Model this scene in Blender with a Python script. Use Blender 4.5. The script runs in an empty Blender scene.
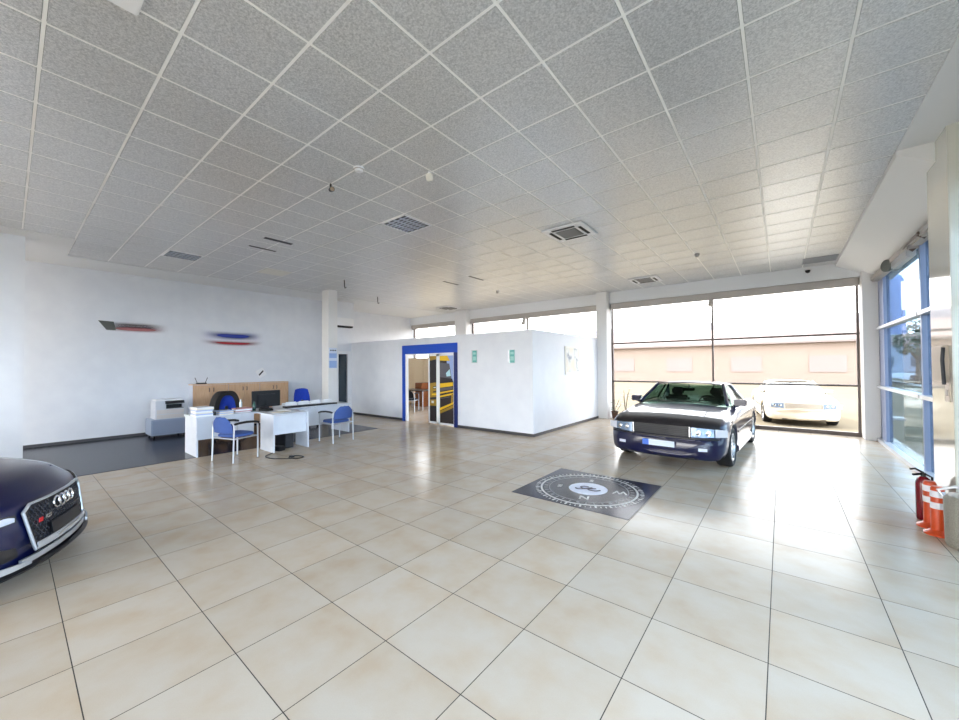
import bpy, bmesh, math, random
from mathutils import Vector, Matrix
import numpy as np
random.seed(7)
PI = math.pi
SC = bpy.context.scene
COL = SC.collection

# ------------------------------------------------------------------ helpers
def lin(c):
    return tuple((x/12.92 if x <= .04045 else ((x+.055)/1.055)**2.4) for x in [v/255 for v in c])

def mat(name, rgb, rough=.5, metal=0, spec=.5, coat=0, alpha=1, emit=None, es=0, trans=0, ior=1.45):
    m = bpy.data.materials.new(name); m.use_nodes = True
    b = m.node_tree.nodes['Principled BSDF']
    b.inputs['Base Color'].default_value = (*lin(rgb), 1)
    b.inputs['Roughness'].default_value = rough
    b.inputs['Metallic'].default_value = metal
    b.inputs['Specular IOR Level'].default_value = spec
    b.inputs['Coat Weight'].default_value = coat
    b.inputs['Coat Roughness'].default_value = .04
    b.inputs['Alpha'].default_value = alpha
    b.inputs['Transmission Weight'].default_value = trans
    b.inputs['IOR'].default_value = ior
    if emit:
        b.inputs['Emission Color'].default_value = (*lin(emit), 1)
        b.inputs['Emission Strength'].default_value = es
    return m

def N(m, t, **kw):
    n = m.node_tree.nodes.new(t)
    for k, v in kw.items(): setattr(n, k, v)
    return n
def L(m, a, b): m.node_tree.links.new(a, b)
def bsdf(m): return m.node_tree.nodes['Principled BSDF']

def noisy(name, rgb, rgb2, scale, rough=.5, detail=4, bump=0, bscale=None, **kw):
    """two-tone noise variation of a surface colour plus optional fine bump"""
    m = mat(name, rgb, rough, **kw)
    g = N(m, 'ShaderNodeNewGeometry')
    no = N(m, 'ShaderNodeTexNoise'); no.inputs['Scale'].default_value = scale; no.inputs['Detail'].default_value = detail
    L(m, g.outputs['Position'], no.inputs['Vector'])
    r = N(m, 'ShaderNodeValToRGB')
    r.color_ramp.elements[0].position = .35; r.color_ramp.elements[1].position = .65
    r.color_ramp.elements[0].color = (*lin(rgb), 1); r.color_ramp.elements[1].color = (*lin(rgb2), 1)
    L(m, no.outputs['Fac'], r.inputs['Fac']); L(m, r.outputs['Color'], bsdf(m).inputs['Base Color'])
    if bump:
        n2 = N(m, 'ShaderNodeTexNoise'); n2.inputs['Scale'].default_value = bscale or scale
        L(m, g.outputs['Position'], n2.inputs['Vector'])
        bp = N(m, 'ShaderNodeBump'); bp.inputs['Strength'].default_value = bump; bp.inputs['Distance'].default_value = .01
        L(m, n2.outputs['Fac'], bp.inputs['Height']); L(m, bp.outputs['Normal'], bsdf(m).inputs['Normal'])
    return m

class MB:
    def __init__(s): s.bm = bmesh.new()
    def _new(s, verts, faces, mi=0):
        vs = [s.bm.verts.new(v) for v in verts]
        for f in faces:
            try:
                fc = s.bm.faces.new([vs[i] for i in f]); fc.material_index = mi
            except ValueError: pass
        return vs
    def box(s, x0, x1, y0, y1, z0, z1, mi=0, bev=0, rot=None, piv=None):
        t = bmesh.new()
        bmesh.ops.create_cube(t, size=1)
        for v in t.verts:
            v.co = Vector(((x0+x1)/2+v.co.x*(x1-x0), (y0+y1)/2+v.co.y*(y1-y0), (z0+z1)/2+v.co.z*(z1-z0)))
        if bev: bmesh.ops.bevel(t, geom=t.edges[:], offset=bev, segments=2, affect='EDGES')
        if rot is not None:
            p = Vector(piv) if piv else Vector(((x0+x1)/2, (y0+y1)/2, (z0+z1)/2))
            for v in t.verts: v.co = rot @ (v.co-p)+p
        s.take(t, mi); return s
    def take(s, t, mi=0):
        t.verts.index_update()
        s._new([v.co.copy() for v in t.verts], [[v.index for v in f.verts] for f in t.faces], mi); t.free()
    def cyl(s, p0, p1, r0, r1=None, seg=16, mi=0, cap=True):
        r1 = r0 if r1 is None else r1
        p0, p1 = Vector(p0), Vector(p1); d = (p1-p0).normalized()
        a = d.orthogonal().normalized(); b = d.cross(a)
        vs = []
        for p, r in ((p0, r0), (p1, r1)):
            for i in range(seg):
                t = 2*PI*i/seg; vs.append(p+(a*math.cos(t)+b*math.sin(t))*r)
        fs = [[i, (i+1) % seg, seg+(i+1) % seg, seg+i] for i in range(seg)]
        if cap: fs += [list(range(seg))[::-1], list(range(seg, 2*seg))]
        s._new(vs, fs, mi); return s
    def tube(s, pts, r, seg=8, mi=0, closed=False):
        pts = [Vector(p) for p in pts]; n = len(pts); vs = []
        prev = None
        for i, p in enumerate(pts):
            if closed: d = (pts[(i+1) % n]-pts[i-1]).normalized()
            else: d = (pts[min(i+1, n-1)]-pts[max(i-1, 0)]).normalized()
            a = d.orthogonal().normalized() if prev is None else (prev-d*prev.dot(d)).normalized()
            prev = a; b = d.cross(a)
            rr = r[i] if isinstance(r, (list, tuple)) else r
            for k in range(seg):
                t = 2*PI*k/seg; vs.append(p+(a*math.cos(t)+b*math.sin(t))*rr)
        fs = []
        m = n if closed else n-1
        for i in range(m):
            j = (i+1) % n
            for k in range(seg): fs.append([i*seg+k, i*seg+(k+1) % seg, j*seg+(k+1) % seg, j*seg+k])
        if not closed: fs += [list(range(seg))[::-1], [(n-1)*seg+k for k in range(seg)]]
        s._new(vs, fs, mi); return s
    def lathe(s, prof, seg=24, mi=0, c=(0, 0, 0), axis='z', closed=False):
        vs = []; n = len(prof)
        for i in range(seg):
            t = 2*PI*i/seg
            for r, h in prof:
                if axis == 'z': p = (c[0]+r*math.cos(t), c[1]+r*math.sin(t), c[2]+h)
                elif axis == 'x': p = (c[0]+h, c[1]+r*math.cos(t), c[2]+r*math.sin(t))
                else: p = (c[0]+r*math.cos(t), c[1]+h, c[2]+r*math.sin(t))
                vs.append(p)
        fs = []
        for i in range(seg):
            j = (i+1) % seg
            for k in range(n if closed else n-1):
                k2 = (k+1) % n
                fs.append([i*n+k, j*n+k, j*n+k2, i*n+k2])
        s._new(vs, fs, mi)
        bmesh.ops.remove_doubles(s.bm, verts=s.bm.verts[:], dist=1e-5)
        return s
    def prism(s, pts, vec, mi=0):
        """planar polygon pts (3d) extruded by vec"""
        n = len(pts); v = Vector(vec)
        vs = [Vector(p) for p in pts]+[Vector(p)+v for p in pts]
        fs = [list(range(n))[::-1], list(range(n, 2*n))]+[[i, (i+1) % n, n+(i+1) % n, n+i] for i in range(n)]
        s._new(vs, fs, mi); return s
    def grid(s, rows, mi=0, closed=False):
        """rows: list of equal length lists of points"""
        n = len(rows[0]); vs = [p for r in rows for p in r]; fs = []
        for i in range(len(rows)-1):
            for k in range(n if closed else n-1):
                k2 = (k+1) % n
                fs.append([i*n+k, i*n+k2, (i+1)*n+k2, (i+1)*n+k])
        s._new(vs, fs, mi); return s
    def sheet(s, rows, th, mi=0):
        """curved panel given as rows of points, thickened"""
        n = len(rows); m = len(rows[0])
        P = [[Vector(p) for p in r] for r in rows]; Q = []
        for i in range(n):
            q = []
            for k in range(m):
                a = P[min(i+1, n-1)][k]-P[max(i-1, 0)][k]; b = P[i][min(k+1, m-1)]-P[i][max(k-1, 0)]
                q.append(P[i][k]+a.cross(b).normalized()*th)
            Q.append(q)
        vs = [p for r in P for p in r]+[p for r in Q for p in r]; o = n*m; fs = []
        for i in range(n-1):
            for k in range(m-1):
                a, b, c, d = i*m+k, i*m+k+1, (i+1)*m+k+1, (i+1)*m+k
                fs.append([d, c, b, a]); fs.append([o+a, o+b, o+c, o+d])
        for k in range(m-1):
            fs.append([k, k+1, o+k+1, o+k]); a = (n-1)*m+k; fs.append([a+1, a, o+a, o+a+1])
        for i in range(n-1):
            a, b = i*m, (i+1)*m; fs.append([b, a, o+a, o+b]); a, b = i*m+m-1, (i+1)*m+m-1; fs.append([a, b, o+b, o+a])
        s._new(vs, fs, mi); return s
    def build(s, name, mats, parent=None, loc=None, rot=None, sharp=38, recalc=True):
        bm = s.bm
        if recalc: bmesh.ops.recalc_face_normals(bm, faces=bm.faces[:])
        me = bpy.data.meshes.new(name)
        lim = math.radians(sharp)
        for f in bm.faces: f.smooth = True
        for e in bm.edges:
            if len(e.link_faces) == 2:
                if e.calc_face_angle(0) > lim: e.smooth = False
            else: e.smooth = False
        bm.to_mesh(me); bm.free()
        for m in (mats if isinstance(mats, (list, tuple)) else [mats]): me.materials.append(m)
        o = bpy.data.objects.new(name, me); COL.objects.link(o)
        if parent: o.parent = parent
        if loc is not None: o.location = loc
        if rot is not None: o.rotation_euler = rot
        return o

def tag(o, label, cat, group=None, kind=None):
    o['label'] = label; o['category'] = cat
    if group: o['group'] = group
    if kind: o['kind'] = kind
    return o
def thing(name, loc, rz, label, cat, group=None, kind=None):
    o = bpy.data.objects.new(name, None); COL.objects.link(o)
    o.location = loc; o.rotation_euler = (0, 0, rz); o.empty_display_size = .2
    return tag(o, label, cat, group, kind)
def copy_tree(o, parent=None):
    c = o.copy(); COL.objects.link(c); c.parent = parent
    for ch in [q for q in bpy.data.objects if q.parent == o]: copy_tree(ch, c)
    return c
def place(o, loc, rz, label, group=None):
    o.location = loc; o.rotation_euler = (0, 0, rz); o['label'] = label
    if group: o['group'] = group
    return o
def text_obj(body, size, m, parent, M, name='lettering', ext=.002, align='CENTER', bold=False):
    cu = bpy.data.curves.new(name, 'FONT'); cu.body = body; cu.size = size; cu.extrude = ext
    cu.align_x = align; cu.align_y = 'CENTER'
    if bold: cu.offset = size*.02
    cu.resolution_u = 3
    t = bpy.data.objects.new('tmp', cu); COL.objects.link(t)
    dg = bpy.context.evaluated_depsgraph_get()
    me = bpy.data.meshes.new_from_object(t.evaluated_get(dg)); me.name = name
    bpy.data.objects.remove(t); bpy.data.curves.remove(cu)
    me.transform(M); me.materials.clear(); me.materials.append(m)
    o = bpy.data.objects.new(name, me); COL.objects.link(o)
    if parent: o.parent = parent
    return o
def rz(a): return Matrix.Rotation(a, 3, 'Z')

# ------------------------------------------------------------------ materials
M = {}
M['wall'] = noisy('wall_paint', (224, 227, 233), (219, 222, 229), 3, .55, bump=.05, bscale=60)
M['wallwarm'] = mat('wall_plaster', (228, 228, 228), .6)
M['soffit'] = mat('soffit_plaster', (226, 228, 230), .6)
M['dark_skirt'] = mat('skirting', (62, 60, 62), .4)
M['grey_alu'] = mat('grey_aluminium', (188, 190, 194), .35, metal=.3)
M['blue_alu'] = mat('blue_grey_aluminium', (132, 142, 168), .45, metal=.2)
M['dark_alu'] = mat('dark_bronze_profile', (84, 74, 70), .4, metal=.2)
M['roller'] = mat('roller_casing', (178, 172, 168), .5)
M['white'] = mat('white_plastic', (232, 233, 236), .35)
M['offwhite'] = mat('off_white', (224, 222, 214), .5)
M['black'] = mat('black_plastic', (22, 22, 26), .35)
M['blackmat'] = mat('black_matt', (28, 26, 28), .7)
M['chrome'] = mat('chrome', (225, 228, 232), .12, metal=1)
M['silver'] = mat('silver_painted_metal', (200, 204, 210), .3, metal=.7)
M['melamine'] = noisy('white_melamine', (218, 223, 232), (212, 217, 227), 6, .35)
M['melamine_edge'] = mat('melamine_edge', (200, 206, 220), .4)
M['bluefab'] = noisy('blue_fabric', (70, 96, 160), (58, 84, 146), 90, .85, bump=.2, bscale=400)
M['royal'] = noisy('royal_blue_fabric', (24, 62, 176), (18, 50, 158), 60, .8, bump=.2, bscale=300)
M['orange'] = mat('orange_plastic', (196, 74, 34), .35)
M['refl'] = mat('reflective_white', (226, 228, 236), .3)
M['red'] = mat('dark_red_paint', (112, 14, 28), .25, coat=.5)
M['greybin'] = noisy('speckled_grey_beige', (150, 146, 136), (128, 124, 116), 120, .4, detail=6)
M['concrete_dark'] = mat('dark', (40, 42, 48), .5)

# beech doors
def wood(name, a, b, sc=(1, 14, 1), rough=.4):
    m = mat(name, a, rough)
    g = N(m, 'ShaderNodeNewGeometry'); mp = N(m, 'ShaderNodeMapping'); mp.inputs['Scale'].default_value = sc
    no = N(m, 'ShaderNodeTexNoise'); no.inputs['Scale'].default_value = 4; no.inputs['Detail'].default_value = 6
    L(m, g.outputs['Position'], mp.inputs['Vector']); L(m, mp.outputs['Vector'], no.inputs['Vector'])
    r = N(m, 'ShaderNodeValToRGB'); r.color_ramp.elements[0].position = .3; r.color_ramp.elements[1].position = .7
    r.color_ramp.elements[0].color = (*lin(a), 1); r.color_ramp.elements[1].color = (*lin(b), 1)
    L(m, no.outputs['Fac'], r.inputs['Fac']); L(m, r.outputs['Color'], bsdf(m).inputs['Base Color'])
    return m
M['beech'] = wood('beech', (212, 176, 142), (196, 156, 120), (14, 14, 1.2))
M['brownwood'] = wood('brown_wood', (170, 104, 56), (140, 80, 44), (2, 2, 12))

# floor: square porcelain tiles with thin dark joints
FX, FY, FOX, FOY = .6014, .5991, -1.887, .237
def floor_material():
    m = mat('porcelain_tiles', (200, 192, 180), .16, spec=.13)
    nt = m.node_tree
    g = N(m, 'ShaderNodeNewGeometry'); sx = N(m, 'ShaderNodeSeparateXYZ'); L(m, g.outputs['Position'], sx.inputs[0])
    def mth(op, a, b=None, c=None):
        n = N(m, 'ShaderNodeMath', operation=op)
        for i, v in enumerate((a, b, c)):
            if v is None: continue
            if isinstance(v, (int, float)): n.inputs[i].default_value = v
            else: L(m, v, n.inputs[i])
        return n.outputs[0]
    tx = mth('DIVIDE', mth('SUBTRACT', sx.outputs[0], FOX), FX); ty = mth('DIVIDE', mth('SUBTRACT', sx.outputs[1], FOY), FY)
    def edge(t, w):  # distance from the nearest joint < w
        f = mth('FRACT', t); d = mth('MINIMUM', f, mth('SUBTRACT', 1., f))
        return mth('LESS_THAN', d, w)
    jt = mth('MAXIMUM', edge(tx, .0042), edge(ty, .0042))
    cell = N(m, 'ShaderNodeCombineXYZ'); L(m, mth('FLOOR', tx), cell.inputs[0]); L(m, mth('FLOOR', ty), cell.inputs[1])
    wn = N(m, 'ShaderNodeTexWhiteNoise', noise_dimensions='2D'); L(m, cell.outputs[0], wn.inputs['Vector'])
    # blotchy warm veins, shifted per tile
    sh = N(m, 'ShaderNodeVectorMath', operation='MULTIPLY'); L(m, wn.outputs['Color'], sh.inputs[0]); sh.inputs[1].default_value = (20, 20, 20)
    ad = N(m, 'ShaderNodeVectorMath', operation='ADD'); L(m, g.outputs['Position'], ad.inputs[0]); L(m, sh.outputs[0], ad.inputs[1])
    n1 = N(m, 'ShaderNodeTexNoise'); n1.inputs['Scale'].default_value = 3.2; n1.inputs['Detail'].default_value = 4; L(m, ad.outputs[0], n1.inputs['Vector'])
    r1 = N(m, 'ShaderNodeValToRGB'); e = r1.color_ramp.elements
    e[0].position = .36; e[0].color = (*lin((194, 182, 166)), 1); e[1].position = .68; e[1].color = (*lin((187, 168, 145)), 1)
    k = e.new(.52); k.color = (*lin((191, 176, 157)), 1)
    L(m, n1.outputs['Fac'], r1.inputs['Fac'])
    n2 = N(m, 'ShaderNodeTexNoise'); n2.inputs['Scale'].default_value = 180; n2.inputs['Detail'].default_value = 3; L(m, g.outputs['Position'], n2.inputs['Vector'])
    hsv = N(m, 'ShaderNodeHueSaturation'); L(m, r1.outputs[0], hsv.inputs['Color'])
    val = mth('ADD', mth('MULTIPLY', wn.outputs['Value'], .10), mth('ADD', mth('MULTIPLY', n2.outputs['Fac'], .10), .89)); L(m, val, hsv.inputs['Value'])
    mx = N(m, 'ShaderNodeMix', data_type='RGBA'); L(m, jt, mx.inputs[0]); L(m, hsv.outputs[0], mx.inputs[6]); mx.inputs[7].default_value = (*lin((66, 60, 54)), 1)
    L(m, mx.outputs[2], bsdf(m).inputs['Base Color'])
    rg = mth('ADD', mth('MULTIPLY', jt, .5), mth('ADD', .15, mth('MULTIPLY', n1.outputs['Fac'], .10))); L(m, rg, bsdf(m).inputs['Roughness'])
    bp = N(m, 'ShaderNodeBump'); bp.inputs['Strength'].default_value = .35; bp.inputs['Distance'].default_value = .003
    L(m, mth('SUBTRACT', mth('MULTIPLY', n2.outputs['Fac'], .06), jt), bp.inputs['Height']); L(m, bp.outputs[0], bsdf(m).inputs['Normal'])
    return m
M['floor'] = floor_material()
M['darkfloor'] = noisy('dark_slate_floor', (42, 40, 50), (34, 32, 41), 30, .22, detail=5, spec=.2)

def ceil_material():
    m = mat('perforated_metal_tile', (200, 202, 205), .30, spec=.7, metal=.3)
    g = N(m, 'ShaderNodeNewGeometry')
    n = N(m, 'ShaderNodeTexNoise'); n.inputs['Scale'].default_value = 75; n.inputs['Detail'].default_value = 5; n.inputs['Roughness'].default_value = .75
    L(m, g.outputs['Position'], n.inputs['Vector'])
    r = N(m, 'ShaderNodeValToRGB'); e = r.color_ramp.elements
    e[0].position = .36; e[0].color = (*lin((172, 174, 177)), 1); e[1].position = .62; e[1].color = (*lin((226, 227, 228)), 1)
    L(m, n.outputs['Fac'], r.inputs['Fac'])
    # whole tile brightness differs a touch
    L(m, r.outputs[0], bsdf(m).inputs['Base Color'])
    return m
M['ceil'] = ceil_material()
M['ceilbar'] = mat('ceiling_t_bar', (250, 250, 248), .35)
M['ceilgap'] = mat('ceiling_joint', (96, 98, 100), .6)

def glass_material(name, tint, gloss=.5):
    m = bpy.data.materials.new(name); m.use_nodes = True; nt = m.node_tree; nt.nodes.clear()
    o = nt.nodes.new('ShaderNodeOutputMaterial'); t = nt.nodes.new('ShaderNodeBsdfTransparent'); t.inputs[0].default_value = (*tint, 1)
    g = nt.nodes.new('ShaderNodeBsdfGlossy'); g.inputs['Roughness'].default_value = .02
    f = nt.nodes.new('ShaderNodeLayerWeight'); f.inputs['Blend'].default_value = .12
    mu = nt.nodes.new('ShaderNodeMath'); mu.operation = 'MULTIPLY'; mu.inputs[1].default_value = gloss
    nt.links.new(f.outputs['Fresnel'], mu.inputs[0])
    x = nt.nodes.new('ShaderNodeMixShader'); nt.links.new(mu.outputs[0], x.inputs[0]); nt.links.new(t.outputs[0], x.inputs[1]); nt.links.new(g.outputs[0], x.inputs[2])
    nt.links.new(x.outputs[0], o.inputs[0])
    return m
M['glass'] = glass_material('clear_glass', (.97, .96, .94))
M['glass_rear'] = glass_material('rear_front_glass', (.77, .76, .75), .12)
M['glass_blue'] = glass_material('blue_tinted_glass', (.41, .49, .55))
M['glass_near'] = glass_material('lightly_tinted_glass', (.70, .78, .86))  # unseen right bays, made clearer so more daylight reaches the left wall
M['carglass'] = glass_material('car_glass', (.50, .60, .56))

# ------------------------------------------------------------------ camera
CH = 3.94
cam = bpy.data.cameras.new('camera'); co = bpy.data.objects.new('camera', cam); COL.objects.link(co)
yaw, pitch, roll = .6747, .0163, -.0070
c, s, cp, sp = math.cos(yaw), math.sin(yaw), math.cos(pitch), math.sin(pitch)
fw = Vector((-s*cp, c*cp, sp)); r0 = Vector((c, s, 0)); u0 = r0.cross(fw)
rr = r0*math.cos(roll)+u0*math.sin(roll); uu = -r0*math.sin(roll)+u0*math.cos(roll)
co.matrix_world = Matrix(((rr.x, uu.x, -fw.x, 0), (rr.y, uu.y, -fw.y, 0), (rr.z, uu.z, -fw.z, 1.65), (0, 0, 0, 1)))
cam.sensor_width = 36; cam.lens = 377.23/959*36; cam.clip_start = .05; cam.clip_end = 500
SC.camera = co

# ------------------------------------------------------------------ room shell
XL, XR, YB, YN = -12.3, 1.67, 12.0, -7.0     # left wall, right glass, back glass, wall behind the camera
def struct(name, mb, m, label, cat, parent=None, **kw):
    o = mb.build(name, m, parent, **kw)
    if parent is None: tag(o, label, cat, kind='structure')
    return o
struct('floor', MB().box(-13.9, XR+.25, YN-.2, YB+.25, -.2, 0), M['floor'], 'pale beige square tiled floor of the showroom', 'floor')
struct('floor_inlay', MB().box(XL, -8.45, -2, 6.2, 0, .006), M['darkfloor'], 'dark slate grey floor area under the desks along left wall', 'floor')

# ceiling: metal tiles hanging just below a grid of light bars
def ceiling():
    mb = MB()
    mb.box(-13.9, XR+.25, YN-.2, YB+.25, CH+.012, CH+.5, 2)      # slab behind the joints
    x0s, y0s, P, Q = -.1723, 1.909, .6, .5933
    XA, XE = -11.2, 1.0
    YA, YE = YN, 11.8
    skip = {(-8, 3), (-16, 0), (0, 14), (1, 15), (-8, 14)}
    i0 = int(math.floor((XA-x0s)/P)); i1 = int(math.ceil((XE-x0s)/P)); j0 = int(math.floor((YA-y0s)/Q)); j1 = int(math.ceil((YE-y0s)/Q))
    for i in range(i0, i1):
        for j in range(j0, j1):
            ax, bx = x0s+i*P+.013, x0s+(i+1)*P-.013
            ay, by = y0s+j*Q+.013, y0s+(j+1)*Q-.013
            xa = XA if ay > .72 else -9.65
            ax = max(ax, xa); bx = min(bx, XE); ay = max(ay, YA); by = min(by, YE)
            if bx-ax < .03 or by-ay < .03: continue
            mb.box(ax, bx, ay, by, CH, CH+.013, 0)
    # bars
    for i in range(i0, i1+1):
        x = x0s+i*P
        if XA < x < XE:
            mb.box(x-.0105, x+.0105, YA if x > -9.65 else .72, YE, CH+.002, CH+.0125, 1)
    for j in range(j0, j1+1):
        y = y0s+j*Q
        if YA < y < YE:
            mb.box(XA if y > .72 else -9.65, XE, y-.0105, y+.0105, CH+.003, CH+.0125, 1)
    return mb
struct('ceiling', ceiling(), [M['ceil'], M['ceilbar'], M['ceilgap']], 'grey suspended ceiling of square metal tiles in a pale grid', 'ceiling')
# plaster margins
mb = MB(); mb.box(-13.6, -11.2, .72, YB, CH-.012, CH+.011); mb.box(XL, -9.65, YN, .72, CH-.012, CH+.011)
struct('trim_1', mb, M['soffit'], 'white plaster ceiling margin along the left wall', 'ceiling margin')
mb = MB(); mb.box(1.0, XR, YN, 5.94, CH-.012, CH+.011)
mb.prism([(1.0, 5.94, CH+.011), (XR, 5.94, CH+.011), (XR, 5.94, 3.5), (1.0, 5.94, 3.875)], (0, 5.9, 0))
struct('trim_2', mb, M['soffit'], 'white sloping plaster soffit above the right hand glass front', 'ceiling margin')
mb = MB(); mb.box(-13.6, XR, 11.8, YB+.1, 3.585, CH+.011)
struct('trim_3', mb, M['soffit'], 'white header beam above the rear glass front', 'header')

# walls
struct('wall_left', MB().box(XL-.2, XL, -1.4, 6.85, 0, CH+.3).box(XL-.2, -11.9, 6.85, 7.7, 0, CH+.3).box(-13.9, -12.4, 7.6, 7.7, 0, CH+.3).box(-13.9, -13.6, 7.7, YB+.2, 0, CH+.3), M['wall'], 'long plain white wall behind the desks', 'wall')
struct('wall_left_projection', MB().box(-10.35, -10.1, -1.4, .17, 0, CH+.01), M['wall'], 'white wall block projecting at the left edge of the photo', 'wall')
mb = MB(); mb.box(XL, XR+.2, YN-.2, YN, 3.5, CH+.3); mb.box(XL, -12.0, YN-.2, YN, 0, 3.5); mb.box(1.3, XR+.2, YN-.2, YN, 0, 3.5)
struct('wall_near', mb, M['wall'], 'wall band over the glass front behind the camera', 'wall')
mb = MB(); mb.box(XR, XR+.25, YN-.2, YB+.25, 3.5, CH+.3); mb.box(-13.9, XR+.25, YB+.0, YB+.25, 3.52, CH+.3)
struct('wall_fascia', mb, M['wall'], 'outer fascia above the rear and right glass fronts', 'wall')
mb = MB(); mb.box(XL-.2, XL, YN-.2, -6.6, 0, CH+.3); mb.box(XL-.2, XL, -6.6, -1.4, 3.5, CH+.3)
struct('wall_left_rear', mb, M['wall'], 'wall around the added side glazing behind the camera', 'wall')
# partition box in the room
BX0, BX1, BY0, BH = -11.9, -4.5, 7.6, 2.5
mb = MB()
DX0, DX1, DZ = -9.0, -6.92, 2.24
mb.box(BX0, DX0, BY0, BY0+.1, 0, BH); mb.box(DX1, BX1, BY0, BY0+.1, 0, BH); mb.box(DX0, DX1, BY0, BY0+.1, DZ, BH)
mb.box(BX1-.1, BX1, BY0+.1, 11.55, 0, BH)
struct('wall_partition', mb, M['wall'], 'low white partition box of the office in mid room', 'wall')
def skirt(n, x0, x1, y0, y1, label, h=.07):
    struct('baseboard_'+n, MB().box(x0, x1, y0, y1, 0.001, h, bev=.003), M['dark_skirt'], label, 'baseboard')
skirt('left', XL, XL+.015, .17, 6.85, 'dark skirting at the foot of the long white wall')
skirt('partition_door_side', -11.9, -9.06, BY0-.015, BY0, 'dark skirting on the partition left of the blue doorway')
skirt('partition_sign_side', -6.85, BX1+.015, BY0-.015, BY0, 'dark skirting under the two small green signs')
skirt('partition_side', BX1, BX1+.015, BY0, 11.55, 'dark skirting under the framed picture on partition side')
# pillars
def pillar(n, x0, x1, y0, y1, label, m='wallwarm', z1=CH-.0):
    struct('wall_pillar_'+n, MB().box(x0, x1, y0, y1, 0, z1, bev=.006), M[m], label, 'pillar')
pillar('desk', -10.72, -10.35, 5.86, 6.15, 'slim white pillar with a blue notice beside the desks')
pillar('rear_middle', -4.53, -4.2, 11.56, 11.98, 'white pillar at rear end of partition, left of rear glass')
pillar('rear_left', -10.55, -9.95, 11.56, 11.98, 'white pillar rising behind the partition above blue doorway')
pillar('corner', 1.39, 1.66, 11.56, 11.98, 'white corner pillar between the rear and right glass')
M['pillar_gloss'] = mat('glossy_cladding', (205, 205, 196), .09, spec=.6, coat=.6)
pillar('near_right', 1.27, 1.62, 5.6, 6.25, 'glossy clad pillar behind the fire extinguisher at right edge', 'pillar_gloss')

# ------------------------------------------------------------------ windows
def back_window(n, x0, x1, uprights, label, z0=.0):
    w = thing('window_%d' % n, (0, YB, 0), 0, label, 'window', kind='structure')
    f = MB()
    for z, h in ((1.147, .045), (2.33, .045)): f.box(x0, x1, -.035, .03, z-h/2, z+h/2)
    f.box(x0, x1, -.04, .04, 0, .09); f.box(x0, x1, -.04, .04, 3.42, 3.5)
    for x in [x0+.03, x1-.03]+uprights: f.box(x-.022, x+.022, -.045, .04, .09, 3.42)
    f.build('window_frame', M['dark_alu'], w)
    MB().box(x0, x1, .006, .012, .05, 3.45).build('glass_pane', M['glass_rear'], w)
    r = MB(); r.box(x0+.01, x1-.01, -.185, -.03, 3.40, 3.58, bev=.02)
    r.build('roller_casing', M['roller'], w)
    return w
back_window(1, -4.2, 1.39, [-1.45], 'large glass front behind the dark blue convertible car')
back_window(2, -9.95, -4.53, [-7.3], 'glass band above the partition, middle bay')
back_window(3, -13.55, -10.55, [], 'glass band above the partition, far left bay')
ys = [11.56, 8.42, 5.7, 3.0, .3, -2.4, -5.0, YN]
for k in range(len(ys)-1):
    y1, y0 = ys[k], ys[k+1]
    w = thing('window_%d' % (4+k), (XR, 0, 0), 0, ['tall blue tinted glass bay next to the corner pillar', 'tall blue tinted glass bay behind the orange posts',
        'glass bay beyond the glossy pillar'][min(k, 2)] if k < 3 else 'glass bay of the right front, number %s from the pillar' % ['two', 'three', 'four', 'five'][k-3], 'window', kind='structure')
    f = MB()
    for z in (1.155, 2.385): f.box(-.09, .03, y0+.03, y1-.03, z-.028, z+.028, 1)
    f.box(-.1, .04, y0, y1, 0, .07, 1); f.box(-.04, .04, y0, y1, 3.42, 3.5, 0)
    f.box(-.05, .05, y0-.03, y0+.03, .07, 3.45, 0)
    if k == 0: f.box(-.04, .05, y1-.5, y1, .0, 3.5, 0)
    f.build('window_frame', [M['blue_alu'], M['grey_alu']], w)
    MB().box(.006, .012, y0, y1, .05, 3.45).build('glass_pane', M['glass_blue'] if k < 3 else M['glass_near'], w)
    MB().box(-.16, -.02, y0+.07, y1-(.1 if k == 0 else .06), 3.38, 3.5, bev=.02).build('roller_casing', M['roller'], w)
w = thing('window_12', (0, YN, 0), 0, 'glass front behind the camera', 'window', kind='structure')
f = MB()
for z in (1.15, 2.38): f.box(-12.0, 1.3, -.12, -.06, z-.03, z+.03)
for x in (-11.97, -9.5, -6.9, -4.2, -1.5, 1.27): f.box(x-.03, x+.03, -.14, -.05, 0, 3.5)
f.build('window_frame', M['blue_alu'], w)
MB().box(-12.0, 1.3, -.10, -.094, 0, 3.5).build('glass_pane', M['glass'], w)
w = thing('window_13', (XL-.1, 0, 0), 0, 'unseen side glazing added left behind the camera for daylight', 'window', kind='structure')  # added out of view to let sky light onto the dark left side
f = MB()
for z in (1.15, 2.38): f.box(-.03, .03, -6.6, -1.4, z-.03, z+.03)
for y in (-6.57, -4.0, -1.43): f.box(-.05, .05, y-.03, y+.03, 0, 3.5)
f.build('window_frame', M['blue_alu'], w)
MB().box(-.003, .003, -6.6, -1.4, 0, 3.5).build('glass_pane', M['glass'], w)
struct('trim_4', MB().box(-10.1, -10.085, -.12, .168, 0, 2.62), M['wall'], 'flat white panel on the projecting wall block at left edge', 'wall panel')
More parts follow.
